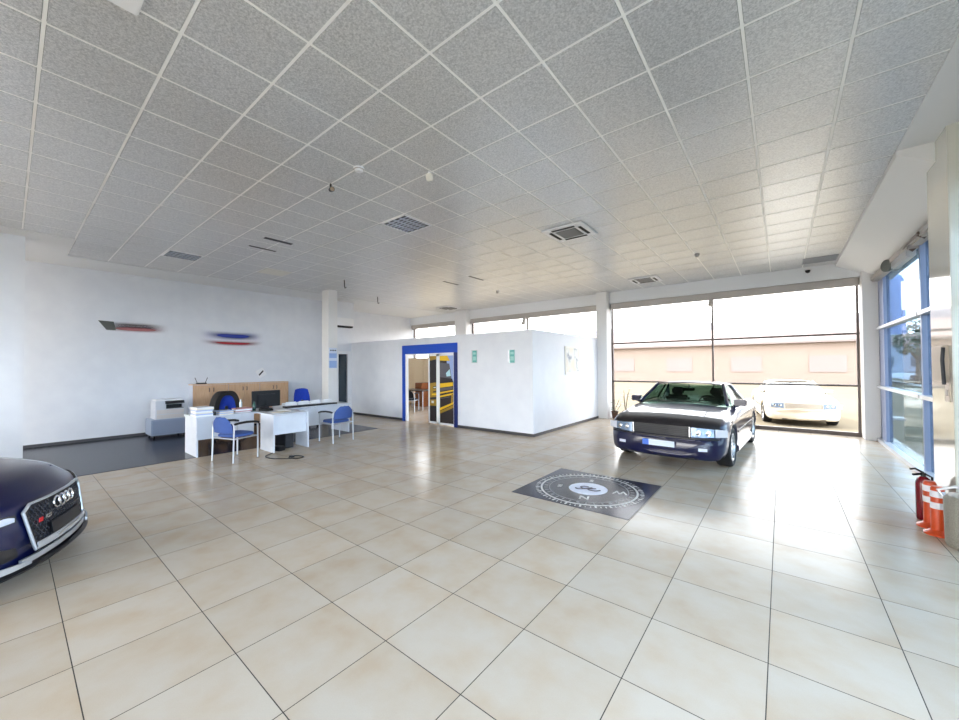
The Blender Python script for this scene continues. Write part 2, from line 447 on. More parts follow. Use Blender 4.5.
# ------------------------------------------------------------------ doorway, partition signs
d = thing('doorway_surround', (0, BY0, 0), 0, 'bright blue door surround around sliding glass door with a truck picture', 'door surround')
M['doorblue'] = mat('cobalt_blue_laminate', (30, 78, 190), .3)
M['navyjamb'] = mat('navy_jamb', (32, 44, 104), .3)
f = MB(); f.box(DX0-.08, DX1+.08, -.05, .0, 2.03, 2.29)
f.build('header', M['doorblue'], d)
f = MB(); f.box(DX0-.08, DX0+.05, -.05, 0, 0, 2.03); f.build('jamb', M['doorblue'], d)
f = MB(); f.box(DX1-.02, DX1+.08, -.05, 0, 0, 2.03); f.build('jamb', M['navyjamb'], d)
f = MB(); f.box(DX0+.06, DX0+.10, -.04, .05, 0, 2.03); f.box(DX0+.06, DX1-.02, -.03, .09, 2.0, 2.04); f.build('track_frame', M['white'], d)
TY = mat('truck_yellow', (226, 184, 36), .4); TD = mat('truck_dark', (44, 38, 40), .4); TG = mat('truck_grey', (88, 88, 96), .4)
TS = mat('print_sky', (150, 170, 214), .4); TC = mat('print_pale_cyan', (176, 214, 222), .4); TO = mat('truck_ochre', (158, 126, 40), .4); TW = mat('lamp_white', (210, 214, 214), .4)
def leaf(x0, x1, y, name, label, base, polys):
    t = thing(name, (0, BY0+y, 0), 0, label, 'sliding door')
    f = MB(); w = .045
    f.box(x0, x0+w, -.02, .02, .02, 2.0); f.box(x1-w, x1, -.02, .02, .02, 2.0); f.box(x0, x1, -.02, .02, 1.95, 2.0); f.box(x0, x1, -.02, .02, .02, .07)
    f.build('leaf_frame', M['white'], t)
    MB().box(x0+w, x1-w, -.004, .004, .07, 1.95).build('glass_pane', M['glass'], t)
    W = x1-x0-2*w; H = 1.88
    pr = MB(); pr.box(x0+w, x1-w, -.008, -.0045, .07, 1.95, 0)
    for mi, pts in polys:
        pr.prism([(x0+w+u*W, -.0085-.0003*k, .07+v*H) for k, (u, v) in [(polys.index((mi, pts)), p) for p in pts]], (0, -.0012, 0), mi)
    pr.build('printed_picture', [base, TY, TD, TG, TS, TC, TO, TW], t)
    return t
leaf(-7.58, -6.96, .03, 'sliding_door', 'right sliding glass door leaf printed with yellow truck grille and cab', TD, [
    (4, [(.55, .62), (1, .62), (1, 1), (.5, 1)]),
    (1, [(0, .93), (.75, .92), (.55, 1), (0, 1)]),
    (3, [(0, .90), (.70, .88), (.86, .66), (0, .62)]),
    (2, [(0, .68), (.9, .66), (.98, .60), (0, .59)]),
    (5, [(.45, .74), (.72, .80), (.80, .70), (.50, .69)]),
    (1, [(0, .52), (.95, .555), (.95, .61), (0, .585)]),
    (3, [(0, .47), (.95, .51), (.95, .545), (0, .515)]),
    (1, [(0, .43), (1, .48), (1, .50), (0, .455)]),
    (1, [(0, .375), (1, .43), (1, .455), (0, .40)]),
    (6, [(.80, .30), (.97, .34), (.97, .45), (.84, .43)]),
    (1, [(0, .18), (.98, .29), (.98, .33), (.8, .30), (0, .22)]),
    (6, [(0, .13), (1, .24), (1, .28), (0, .17)]),
    (3, [(.08, .355), (.75, .39), (.75, .40), (.08, .368)]),
])
leaf(-8.03, -7.66, .07, 'sliding_door', 'narrow left sliding glass door leaf printed with dark and yellow truck side', TD, [
    (6, [(0, .93), (1, .95), (1, 1), (0, 1)]),
    (6, [(0, .36), (1, .38), (1, .60), (0, .58)]),
    (2, [(.5, .50), (1, .51), (1, .545), (.5, .535)]),
    (7, [(.55, .51), (.9, .515), (.9, .53), (.55, .525)]),
    (2, [(.5, .44), (1, .45), (1, .47), (.5, .46)]),
    (6, [(0, .24), (1, .24), (1, .34), (0, .33)]),
    (7, [(.25, .28), (.6, .28), (.6, .315), (.25, .315)]),
    (1, [(.3, .40), (1, .405), (1, .43), (.3, .425)]),
])
# tiny lettering free signs
M['teal'] = mat('teal_print', (96, 168, 160), .4); M['teal2'] = mat('pale_teal_print', (150, 200, 196), .4)
def door_sign(x, z, label):
    t = thing('door_sign', (x, BY0-.001, z), 0, label, 'sign', 'small green notices on the partition')
    MB().box(-.10, .10, -.014, 0, -.17, .17, bev=.003).build('backing_plate', M['silver'], t)
    b = MB(); b.box(-.055, .09, -.017, -.013, -.155, .155, 0); b.box(-.03, .07, -.019, -.016, .05, .11, 1); b.box(-.03, .07, -.019, -.016, -.10, .0, 1)
    b.build('printed_panel', [M['teal'], M['teal2']], t)
door_sign(-6.25, 1.9, 'small green notice on partition next to the blue doorway')
door_sign(-5.08, 1.88, 'small green notice on partition near its outer corner')
# framed picture on the partition side
t = thing('framed_picture', (BX1, 9.72, 1.79), 0, 'pale framed picture hanging on the right side of partition', 'picture')
MB().box(0, .02, -.47, .47, -.38, .38, bev=.003).build('frame', M['offwhite'], t)
m = mat('soft_print', (206, 204, 196), .4)
g = N(m, 'ShaderNodeNewGeometry'); no = N(m, 'ShaderNodeTexNoise'); no.inputs['Scale'].default_value = 3.4; no.inputs['Detail'].default_value = 3
L(m, g.outputs['Position'], no.inputs['Vector']); r = N(m, 'ShaderNodeValToRGB'); e = r.color_ramp.elements
e[0].position = .36; e[0].color = (*lin((112, 122, 140)), 1); e[1].position = .66; e[1].color = (*lin((218, 204, 182)), 1); k = e.new(.47); k.color = (*lin((204, 208, 204)), 1)
L(m, no.outputs['Fac'], r.inputs['Fac']); L(m, r.outputs[0], bsdf(m).inputs['Base Color'])
MB().box(.019, .023, -.40, .44, -.31, .33).build('print', m, t)
# notice on the desk pillar
t = thing('pillar_notice', (-10.35, 6.0, 1.9), 0, 'pale blue paper notice on slim white pillar beside the desks', 'notice')
mb = MB(); mb.box(0, .006, -.125, .125, -.28, .32, 0); mb.box(.006, .008, -.12, .12, -.27, -.06, 1); mb.box(.006, .008, -.12, .12, .02, .16, 1)
for k in range(3): mb.box(.006, .009, -.09+k*.07, -.045+k*.07, .23, .262, 2)
mb.build('sheet', [mat('notice_white', (214, 224, 240), .5), mat('notice_blue', (150, 178, 224), .5), M['black']], t)
# small white wall card
t = thing('wall_clock', (XL, 4.78, 1.49), 0, 'small white square wall clock with dark hands above the cabinets', 'clock')
MB().box(0, .025, -.12, .12, -.12, .12, bev=.006, rot=Matrix.Rotation(.5, 3, 'X')).build('face', M['white'], t)
MB().box(.025, .03, -.02, .02, -.09, .09, rot=Matrix.Rotation(-.7, 3, 'X')).build('hands', M['black'], t)
# blurred company signs on the long wall (flat, soft coloured streaks)
def streak(name, y, z, hw, label, bands):
    """a painted panel whose colour bands fade into the wall colour at the ends"""
    t = thing(name, (XL+.001, y, z), 0, label, 'wall sign')
    for nm, z0, z1, rgb, bow in bands:
        m = mat(nm, rgb, .5); nt = m.node_tree
        tc = N(m, 'ShaderNodeTexCoord'); sp = N(m, 'ShaderNodeSeparateXYZ'); L(m, tc.outputs['UV'], sp.inputs[0])
        def fade(src, lo):
            a = N(m, 'ShaderNodeMath', operation='PINGPONG'); a.inputs[1].default_value = .5; L(m, src, a.inputs[0])
            b = N(m, 'ShaderNodeMapRange', interpolation_type='SMOOTHSTEP'); b.inputs[1].default_value = 0; b.inputs[2].default_value = lo*1.5; L(m, a.outputs[0], b.inputs[0]); return b.outputs[0]
        mu = N(m, 'ShaderNodeMath', operation='MULTIPLY'); L(m, fade(sp.outputs[0], .28), mu.inputs[0]); L(m, fade(sp.outputs[1], .35), mu.inputs[1])
        L(m, mu.outputs[0], bsdf(m).inputs['Alpha'])
        bm = bmesh.new(); uv = bm.loops.layers.uv.new('UVMap'); n = 16; vs = []
        for k in range(n+1):
            a = -hw+2*hw*k/n; dz = -bow*(1-(a/hw)**2)
            vs.append((bm.verts.new((.002, a, z0+dz)), bm.verts.new((.002, a, z1+dz))))
        for k in range(n):
            fc = bm.faces.new((vs[k][0], vs[k+1][0], vs[k+1][1], vs[k][1]))
            for lp, q in zip(fc.loops, ((k/n, 0), ((k+1)/n, 0), ((k+1)/n, 1), (k/n, 1))): lp[uv].uv = q
        me = bpy.data.meshes.new(nm); bm.to_mesh(me); bm.free(); me.materials.append(m)
        o = bpy.data.objects.new(nm, me); COL.objects.link(o); o.parent = t
    return t
streak('wall_sign', 4.05, 2.53, .86, 'long blurred blue and red company sign high on the white wall', [('blue_band', -.06, .22, (44, 62, 160), .05), ('red_band', -.21, -.05, (176, 40, 52), .05)])
t = streak('wall_sign', 1.95, 2.66, .66, 'blurred dark and red company sign at the desks far left', [('dark_band', -.07, .13, (66, 36, 36), .01), ('red_band', -.14, .04, (190, 116, 118), .0)])
MB().prism([(.003, -.66, .11), (.003, -.40, .10), (.003, -.36, -.1), (.003, -.52, -.1)], (.01, 0, 0)).build('bracket', mat('sign_grey', (84, 86, 80), .5), t)
# left wall door, wall unit
w = thing('door_1', (-11.9, 7.32, 0), 0, 'narrow dark glazed door in the far end of the white wall', 'door', kind='structure')
MB().box(0, .05, -.28, .27, 0, 2.2, bev=.005).build('door_frame', M['white'], w)
MB().box(.045, .055, -.24, .06, .35, 2.1).build('door_glass', mat('dark_door_glass', (38, 50, 60), .1), w)
MB().box(.045, .058, .07, .09, .35, 2.1).build('door_edge_strip', M['concrete_dark'], w)
a = thing('wall_air_conditioner', (-11.9, 7.25, 3.02), 0, 'white wall air conditioner unit high behind the slim pillar', 'air conditioner')
MB().box(0, .22, -.42, .33, .04, .32, bev=.03).build('housing', M['white'], a)
MB().box(.02, .2, -.38, .29, 0, .05).build('outlet_louvre', M['blackmat'], a)

# ------------------------------------------------------------------ office room seen through the doorway
t = thing('tall_cupboard', (-12.1, 11.45, 0), -PI/2, 'tall light wooden cupboard seen through the blue doorway', 'cupboard')
MB().box(-.2, .2, -1.3, 1.3, 0, 2.02, bev=.005).build('body', mat('light_wood', (222, 196, 150), .5), t)
for k in range(4): MB().box(.2, .218, -1.29+k*.65, -.66+k*.65, .05, 2.0, bev=.004).build('door', mat('light_wood_door', (244, 222, 184), .5), t)
t = thing('drawer_chest', (-11.72, 10.85, 0), 0, 'reddish brown wooden chest seen through the blue doorway', 'chest')
MB().box(-.2, .2, -.25, .3, 0, .98, bev=.006).build('body', M['brownwood'], t)
for k in range(3): MB().box(-.18, .18, -.27, -.25, .08+k*.3, .35+k*.3, bev=.004).build('drawer', M['brownwood'], t)
t = thing('office_table', (-11.3, 10.15, 0), 0, 'dark office table with black chairs seen through the doorway', 'table')
MB().box(-.75, .75, -.4, .4, .71, .74, bev=.004).build('tabletop', mat('dark_top', (60, 48, 44), .3), t)
for a_, b_ in ((-.7, -.35), (.7, -.35), (-.7, .35), (.7, .35)): MB().cyl((a_, b_, 0), (a_, b_, .71), .02).build('leg', M['silver'], t)

# ------------------------------------------------------------------ visitor chairs
def visitor_chair(label):
    t = thing('visitor_chair', (0, 0, 0), 0, label, 'chair', 'blue visitor chairs in front of the desks')
    mb = MB()
    # seat cushion: rounded square lofted
    rows = []
    for z, k in ((.425, .90), (.435, 1), (.465, 1), (.48, .93)):
        rows.append([(k*.235*math.copysign(abs(math.cos(q))**.55, math.cos(q)), k*.235*math.copysign(abs(math.sin(q))**.55, math.sin(q)), z) for q in [2*PI*i/32 for i in range(32)]])
    mb.grid(rows, closed=True); mb._new(rows[-1], [list(range(32))]); mb._new(rows[0], [list(range(32))])
    mb.build('seat', M['bluefab'], t)
    mb = MB(); rows = []
    for j in range(9):
        v = j/8; wd = .235*(1-.55*max(0, (v-.35)/.65)**2.2)+.0
        rows.append([(wd*u, -.235-.05*v-.05*(1-u*u)-.0, .51+.28*v) for u in [-1+2*i/10 for i in range(11)]])
    mb.sheet(rows, .035); mb.build('backrest', M['bluefab'], t)
    for sx in (-1, 1):
        mb = MB(); x = .265*sx
        mb.tube([(x, .22, 0), (x, .22, .30), (x, .215, .62), (x, .19, .655)], .013); mb.build('leg', M['silver'], t)
        mb = MB(); mb.tube([(x, -.25, 0), (x, -.24, .4), (x, -.235, .66)], .013); mb.tube([(x, -.235, .62), (x*.96, -.25, .68), (x*.85, -.27, .70)], .012)
        mb.build('leg', M['silver'], t)
        mb = MB(); mb.tube([(x, .24, .645), (x, .16, .668), (x, 0, .68), (x, -.15, .675), (x, -.24, .66)], .021); mb.build('armrest', M['black'], t)
        MB().cyl((x, .22, .01), (x, .22, 0), .018).build('foot_cap', M['black'], t)
    mb = MB(); mb.tube([(-.265, .2, .41), (.265, .2, .41)], .012); mb.tube([(-.265, -.24, .41), (.265, -.24, .41)], .012)
    mb.tube([(-.265, .2, .41), (-.265, -.24, .41)], .012); mb.tube([(.265, .2, .41), (.265, -.24, .41)], .012)
    mb.build('seat_frame', M['silver'], t)
    return t
ch = visitor_chair('blue visitor chair with black armrests in front of the paper covered desk')
place(ch, (-7.75, 2.60, 0), math.radians(18), ch['label'])
c2 = copy_tree(ch); place(c2, (-7.84, 4.62, 0), math.radians(97), 'blue visitor chair side-on before the far desk with white brochure boxes')
M['office_black'] = mat('black_mesh', (26, 26, 32), .7)
for x, y, a, lb in ((-10.75, 9.3, .5, 'black meeting chair seen just inside the doorway, nearer the camera'), (-11.55, 9.3, .1, 'black meeting chair in the office room, farther from the doorway')):
    q = copy_tree(ch); place(q, (x, y, 0), a, lb, 'black chairs in the office room')
    for p in q.children:
        if p.name.startswith(('seat', 'backrest')) and 'frame' not in p.name:
            p.data = p.data.copy(); p.data.materials[0] = M['office_black']

# ------------------------------------------------------------------ office swivel chairs
def swivel(label, jacket, loc, rot):
    t = thing('swivel_chair', loc, rot, label, 'chair')
    mb = MB(); rows = []
    for j in range(9):
        v = j/8; wd = .21+.03*math.sin(PI*v*.9)-.05*v
        rows.append([(wd*u, -.24-.04*(1-u*u)-.06*v, .56+.5*v+.0-.03*abs(u)**3*v) for u in [-1+2*i/10 for i in range(11)]])
    mb.sheet(rows, .05); mb.build('backrest', M['royal'], t)
    mb = MB(); mb.box(-.24, .24, -.22, .25, .43, .51, bev=.03); mb.build('seat', M['royal'], t)
    mb = MB(); mb.cyl((0, 0, .09), (0, 0, .43), .03); mb.build('gas_column', M['black'], t)
    mb = MB()
    for k in range(5):
        a = 2*PI*k/5+.3; mb.tube([(0, 0, .12), (.3*math.cos(a), .3*math.sin(a), .075)], [.035, .018])
    mb.build('star_base', M['black'], t)
    for k in range(5):
        a = 2*PI*k/5+.3; x, y = .31*math.cos(a), .31*math.sin(a)
        MB().cyl((x-.02*math.sin(a), y+.02*math.cos(a), .03), (x+.02*math.sin(a), y-.02*math.cos(a), .03), .03).build('caster', M['black'], t)
    mb = MB(); mb.box(-.03, .03, -.31, -.2, .42, .75, bev=.01); mb.build('back_bracket', M['black'], t)
    for sx in (-1, 1):
        mb = MB(); mb.tube([(.24*sx, -.05, .46), (.29*sx, -.05, .55), (.29*sx, -.02, .66)], .015); mb.box(.26*sx-.03, .26*sx+.05*sx, -.15, .15, .66, .69, bev=.01); mb.build('armrest', M['black'], t)
    if jacket:
        j_ = MB(); n_ = 32; out_, inn = [], []
        for i in range(n_+1):
            th = PI*(-.10+1.20*i/n_); cx_, sz_ = math.cos(th), math.sin(th)
            out_.append((.33*math.copysign(abs(cx_)**.35, cx_)*(1-.30*max(0, sz_)), .50+.60*math.copysign(abs(sz_)**.42, sz_)))
            inn.append((.18*math.copysign(abs(cx_)**.7, cx_)-.02, .50+.50*sz_))
        j_.grid([[(x, -.36, z) for x, z in out_], [(x*.95, -.27, z+.005) for x, z in out_], [(x*.6+y*.4, -.19, z*.6+w*.4) for (x, z), (y, w) in zip(out_, inn)], [(x, -.205, z) for x, z in inn]])
        j_.grid([[(x, -.36, z) for x, z in out_], [(x*.4, -.40, .5+(z-.5)*.6) for x, z in out_], [(0, -.40, .55) for _ in out_]])
        o = j_.build('jacket', M['blackmat'], None)
        o.location = loc; o.rotation_euler = (0, 0, rot)
        tag(o, 'black jacket draped over the blue swivel chair behind the desk', 'jacket')
        o.modifiers.new('thick', 'SOLIDIFY').thickness = .03
    return t
swivel('blue swivel chair under a black jacket behind the left desk', True, (-10.05, 3.22, 0), math.radians(-95))
swivel('bright blue swivel chair behind the far desk with brochure boxes', False, (-10.25, 5.12, 0), math.radians(-98))

# ------------------------------------------------------------------ desks
def desk(name_label, x0, x1, y0, y1, panels, modesty, top_round=.0):
    t = thing('desk', (x0, y0, 0), 0, name_label, 'desk')
    MB().box(0, x1-x0, 0, y1-y0, .715, .74, bev=.003).build('worktop', M['melamine'], t)
    for (ax, bx, ay) in panels: MB().box(ax-x0, bx-x0, ay-y0, ay-y0+.028, 0, .715, bev=.002).build('side_panel', M['melamine'], t)
    (mx, my0, my1, mz) = modesty
    MB().box(mx-x0, mx-x0+.02, my0-y0, my1-y0, mz, .70, bev=.002).build('modesty_panel', M['melamine'], t)
    return t
desk('white desk at left covered with stacks of paper', -9.2, -8.42, 2.17, 3.19, [(-9.15, -8.44, 2.18)], (-8.56, 2.21, 3.19, .30))
desk('white return desk jutting out with computer tower underneath', -9.2, -7.65, 3.20, 3.92, [(-8.27, -7.67, 3.21), (-8.20, -7.67, 3.885)], (-7.76, 3.24, 3.885, .33))
desk('long white far desk carrying brochure boxes', -9.45, -8.55, 3.93, 5.45, [(-9.4, -8.6, 5.41)], (-8.66, 3.94, 5.41, .28))
# things on the desks
M['paper'] = mat('paper', (236, 238, 242), .6); M['paper2'] = mat('paper_cream', (232, 224, 208), .6); M['bluepaper'] = mat('paper_blue', (170, 186, 222), .6)
def stack(loc, n, w, d, h, label, mats, rot=0, jit=.01):
    t = thing('paper_stack', (*loc, .741), rot, label, 'papers')
    z = 0
    for k in range(n):
        a = random.uniform(-jit, jit); b = random.uniform(-jit, jit)
        MB().box(-d/2+a, d/2+a, -w/2+b, w/2+b, z, z+h*.96, bev=.0015, rot=rz(random.uniform(-.06, .06))).build('sheaf', mats[k % len(mats)], t); z += h
    return t
stack((-8.68, 2.33), 7, .27, .36, .024, 'tall stack of white papers on near end of left desk', [M['paper'], M['bluepaper'], M['paper2']])
stack((-8.62, 2.68), 4, .24, .30, .018, 'low stack of papers in the middle of left desk', [M['paper2'], M['bluepaper']])
stack((-8.70, 3.02), 5, .30, .24, .017, 'stack of white and red edged papers beside the green bottle', [M['paper'], mat('paper_rose', (186, 130, 130), .6), M['paper']])
stack((-7.95, 3.48), 2, .30, .22, .006, 'loose white sheets on outer end of return desk', [M['paper'], M['paper2']], .3)
stack((-8.3, 3.66), 2, .25, .30, .006, 'loose cream sheets beside the telephone on return desk', [M['paper2'], M['paper']], -.2)
t = thing('letter_tray', (-8.66, 2.50, .741), 0, 'dark edged letter tray between two paper stacks on left desk', 'tray')
MB().box(-.14, .14, -.012, .012, 0, .07).build('divider', M['black'], t)
b = MB(); b.lathe([(0, 0), (.03, 0), (.032, .02), (.032, .13), (.012, .17), (.012, .2), (0, .2)], 16); t = b.build('bottle', mat('green_bottle', (24, 74, 66), .15), None, loc=(-8.72, 3.26, .741)); tag(t, 'dark green bottle standing on the left desk beside monitor', 'bottle')
b = MB(); b.lathe([(0, 0), (.026, 0), (.028, .02), (.028, .17), (.014, .2), (.014, .235), (0, .235)], 16); t = b.build('bottle', mat('clear_white_bottle', (214, 220, 226), .2), None, loc=(-9.05, 3.12, .741)); tag(t, 'whitish plastic bottle on the desk left of the monitor', 'bottle')
t = thing('telephone', (-8.48, 3.40, .741), .4, 'black desk telephone beside the monitor', 'telephone')
MB().prism([(-.09, -.1, 0), (.09, -.1, 0), (.09, -.1, .03), (-.09, -.1, .06)], (0, .2, 0)).build('body', M['black'], t)
MB().box(-.1, -.04, -.1, .1, .06, .095, bev=.015).build('handset', M['black'], t)
t = thing('keyboard', (-9.0, 3.55, .741), 0, 'black keyboard on the desk below the monitor', 'keyboard')
MB().box(-.33, -.19, -.2, .2, 0, .02, bev=.004).build('key_bed', M['black'], t)
# monitor
t = thing('computer_monitor', (-8.95, 3.60, .741), math.radians(6), 'large black computer monitor seen from behind on the desks', 'monitor')
mb = MB(); mb.box(-.03, .0, -.31, .31, .04, .40, bev=.008); mb.box(0, .03, -.2, .2, .10, .33, bev=.012); mb.build('housing', M['black'], t)
MB().box(-.0325, -.030, -.295, .295, .055, .385).build('screen', mat('screen_off', (12, 12, 16), .1), t)
mb = MB(); mb.box(-.0, .04, -.035, .035, .01, .2, bev=.005); mb.build('stand_neck', M['black'], t)
mb = MB(); mb.lathe([(0, 0), (.13, 0), (.13, .008), (.03, .016), (0, .016)], 24); mb.build('stand_foot', M['black'], t)
# brochure boxes on black strip
t = MB().box(-.09, .09, -.62, .62, 0, .035, bev=.004).build('display_tray', M['black'], None, loc=(-8.72, 4.50, .741)); tag(t, 'long narrow black tray on the far desk', 'tray')
for k, lb in enumerate(('nearest the monitor', 'second from monitor', 'third from monitor', 'at far end of the tray')):
    t = thing('brochure_box', (-8.90, 4.08+k*.30, .741), 0, 'white brochure box behind black tray, '+lb, 'brochure box', 'white brochure boxes on the far desk')
    b = MB(); b.box(-.1, .07, -.135, .135, 0, .09, bev=.004); b.build('box_body', M['white'], t)
    MB().box(.055, .06, -.115, .115, .09, .118).build('leaflets', M['paper'], t)
t = thing('cable_bundle', (-8.55, 3.98, .741), 0, 'tangle of black cables and adapter at start of black tray', 'cables')
mb = MB(); random.seed(3)
for k in range(4): mb.tube([(random.uniform(-.08, .08), -.14+.07*i, .012+random.random()*.03) for i in range(6)], .008, 6)
mb.build('cables', M['black'], t)
# computer tower under return desk
t = thing('computer_tower', (-8.02, 3.56, 0), .1, 'black computer tower under the white return desk', 'computer')
MB().box(-.2, .2, -.09, .09, .02, .44, bev=.006).build('case', M['black'], t)
MB().box(.2, .21, -.08, .08, .04, .42, bev=.003).build('front_panel', M['concrete_dark'], t)
t = thing('power_strip', (-7.9, 3.36, 0), .3, 'black power strip on floor beside the computer tower', 'power strip')
MB().box(-.17, .17, -.07, .07, 0, .09, bev=.01).build('housing', M['black'], t)
mb = MB(); pts = [(-7.66, 3.19, .01), (-7.6, 3.1, .008), (-7.45, 2.98, .008), (-7.2, 3.0, .008), (-7.05, 3.10, .008), (-6.95, 3.2, .008), (-6.85, 3.3, .008), (-6.9, 3.42, .008), (-7.1, 3.36, .008), (-7.05, 3.22, .008)]
def spl(pts, n=6):
    out = []; P = [Vector(p) for p in pts]
    for i in range(len(P)-1):
        p0, p1, p2, p3 = P[max(i-1, 0)], P[i], P[i+1], P[min(i+2, len(P)-1)]
        for k in range(n):
            t_ = k/n; out.append(.5*((2*p1)+(p2-p0)*t_+(2*p0-5*p1+4*p2-p3)*t_*t_+(3*p1-p0-3*p2+p3)*t_**3))
    out.append(P[-1]); return out
mb.tube(spl(pts), .009, 6); t = mb.build('power_cable', M['black'], None); tag(t, 'black cable curling over the beige floor before the return desk', 'cable')
t = MB().box(-.05, .05, -.03, .03, 0, .03, bev=.006).build('plug_adapter', M['black'], None, loc=(-7.0, 3.25, .014)); tag(t, 'small black plug adapter lying on the coiled floor cable', 'plug')
# cabinets
cy = [2.99, 3.80, 4.60, 5.42]
for k in range(3):
    t = thing('filing_cabinet', (-12.27, cy[k], 0), 0, ['beech door cabinet with a router on top, next to the copier', 'middle beech door cabinet behind the jacket and monitor', 'beech door cabinet under the small wall clock'][k], 'cabinet', 'low beech cabinets along the white wall')
    w_ = cy[k+1]-cy[k]-.006
    MB().box(0, .36, 0, w_, .04, 1.2, bev=.003).build('body', M['melamine_edge'], t)
    MB().box(0, .385, -.0, w_, 1.2, 1.225, bev=.003).build('top_board', M['beech'], t)
    MB().box(.02, .34, .02, w_-.02, 0, .04).build('plinth', M['black'], t)
    for q in (0, 1):
        a0 = .004+q*w_/2; d_ = MB().box(.36, .38, a0, a0+w_/2-.006, .05, 1.195, bev=.002).build('door', M['beech'], t)
        hy = a0+w_/2-.05 if q == 0 else a0+.05
        h = MB(); h.tube([(.38, hy, 1.02), (.405, hy, 1.03), (.405, hy, 1.11), (.38, hy, 1.12)], .009, 6); h.build('handle', M['dark_alu'], d_)
t = thing('wifi_router', (-12.07, 3.22, 1.226), 0, 'small black router with two raised antennas on beech cabinet', 'router')
MB().box(-.07, .07, -.11, .11, 0, .035, bev=.008).build('body', M['black'], t)
for s_ in (-1, 1): MB().tube([(0, s_*.09, .03), (0, s_*.14, .17)], .008, 6).build('antenna', M['black'], t)
# copier
t = thing('copier_stand', (-11.75, 2.42, 0), 0, 'grey low cabinet on casters under the copier', 'stand')
MB().box(-.3, .3, -.33, .36, .07, .44, bev=.008).build('body', mat('stand_grey', (150, 162, 184), .45), t)
MB().box(.3, .31, -.30, .33, .10, .41, bev=.004).build('door', mat('stand_door_grey', (142, 154, 178), .45), t)
for a_, b_ in ((-.24, -.27), (.24, -.27), (-.24, .3), (.24, .3)): MB().cyl((a_, b_-.015, .035), (a_, b_+.015, .035), .035).build('caster', M['black'], t)
t = thing('office_copier', (-11.72, 2.45, .441), 0, 'pale grey office copier on low cabinet beside the beech cabinets', 'copier')
M['copier'] = mat('copier_grey', (206, 210, 218), .45); M['copierb'] = mat('copier_beige', (212, 206, 204), .45)
MB().box(-.26, .24, -.28, .28, 0, .24, bev=.01).build('body', M['copier'], t)
MB().box(.24, .255, -.26, .26, .02, .11, bev=.004).build('paper_drawer', M['copierb'], t)
MB().box(.24, .255, -.26, .26, .125, .225, bev=.004).build('paper_drawer', M['copierb'], t)
mb = MB(); mb.box(-.26, .05, -.28, .28, .24, .36); mb.box(.05, .24, -.28, -.08, .24, .36, bev=.005); mb.build('output_bay', M['copier'], t)
MB().box(.02, .22, -.08, .26, .242, .25).build('output_tray', M['black'], t)
MB().box(.04, .06, -.08, .26, .25, .33).build('bay_back', M['black'], t)
MB().box(-.26, .24, -.28, .28, .36, .43, bev=.01).build('scanner_unit', M['copier'], t)
mb = MB(); mb.box(-.26, .20, -.26, .26, .43, .46, bev=.012); mb.build('scanner_lid', M['white'], t)
mb = MB(); mb.prism([(.24, -.1, .36), (.30, -.1, .37), (.24, -.1, .43)], (0, .36, 0)); mb.build('control_panel', M['concrete_dark'], t)

# ------------------------------------------------------------------ ceiling fittings
def cellx(i): return -.1723+i*.6
def celly(j): return 1.909+j*.5933
def louvre(i, j, label, on=False):
    t = thing('louvre_light', (cellx(i)+.3, celly(j)+.297, CH), 0, label, 'ceiling light', 'square louvre lights in the ceiling')
    mb = MB()
    for a in (-.285, .265): mb.box(a, a+.02, -.285, .285, -.012, .01); mb.box(-.285, .285, a, a+.02, -.012, .01)
    mb.build('frame', M['white'], t)
    MB().box(-.27, .27, -.27, .27, -.001, 0.0).build('dark_recess', M['concrete_dark'], t)
    mb = MB()
    for k in range(1, 4): mb.box(-.265+k*.1325-.014, -.265+k*.1325+.014, -.265, .265, -.012, -.002)
    for k in range(1, 8): mb.box(-.265, .265, -.265+k*.066-.008, -.265+k*.066+.008, -.014, -.003)
    mb.build('louvre', mat('louvre_mirror', (216, 224, 238), .2, metal=.4), t)
    return t
louvre(-8, 3, 'square louvre ceiling light in the middle of the ceiling')
louvre(-16, 0, 'square louvre ceiling light near the long white wall')
def cassette(x, y, label, group='air conditioning cassettes in the ceiling'):
    t = thing('ceiling_cassette', (x, y, CH), 0, label, 'air conditioner', group)
    mb = MB(); mb.box(-.36, .36, -.345, .345, -.03, .0, bev=.008); mb.build('panel', M['white'], t)
    mb = MB()
    for k in range(9): mb.box(-.17, .17, -.17+k*.04, -.147+k*.04, -.041, -.03)
    mb.build('intake_grille', mat('grille_grey', (130, 130, 130), .5), t)
    MB().box(-.18, .18, -.18, .18, -.034, -.0295).build('intake_recess', mat('grille_dark', (92, 92, 94), .6), t)
    for a in range(4):
        MB().box(-.2, .2, .235, .285, -.036, -.029, rot=None).build('air_slot', M['blackmat'], t).rotation_euler = (0, 0, a*PI/2)
    return t
cassette(-2.79, 5.98, 'white air conditioning cassette in mid ceiling, with dark slots')
cassette(-2.81, 10.62, 'white air conditioning cassette in ceiling close to rear glass header')
cassette(-2.84, .16, 'white air conditioning cassette cut off by the top edge of photo')
cassette(-10.1, 10.7, 'air conditioning cassette in ceiling beyond the partition above the blue doorway')
t = thing('ceiling_grille', (.69, 11.1, CH), 0, 'grey ceiling vent grille beside rear header and right soffit', 'vent')
mb = MB(); mb.box(-.29, .29, -.28, .28, -.004, 0); mb.build('backing', mat('vent_back', (96, 100, 108), .6), t)
mb = MB()
for k in range(12): mb.box(-.28, .28, -.27+k*.047, -.25+k*.047, -.012, -.003)
for a in (-.29, .27): mb.box(a, a+.02, -.28, .28, -.014, 0)
mb.build('vent_slats', mat('vent_grey', (160, 164, 172), .4, metal=.3), t)
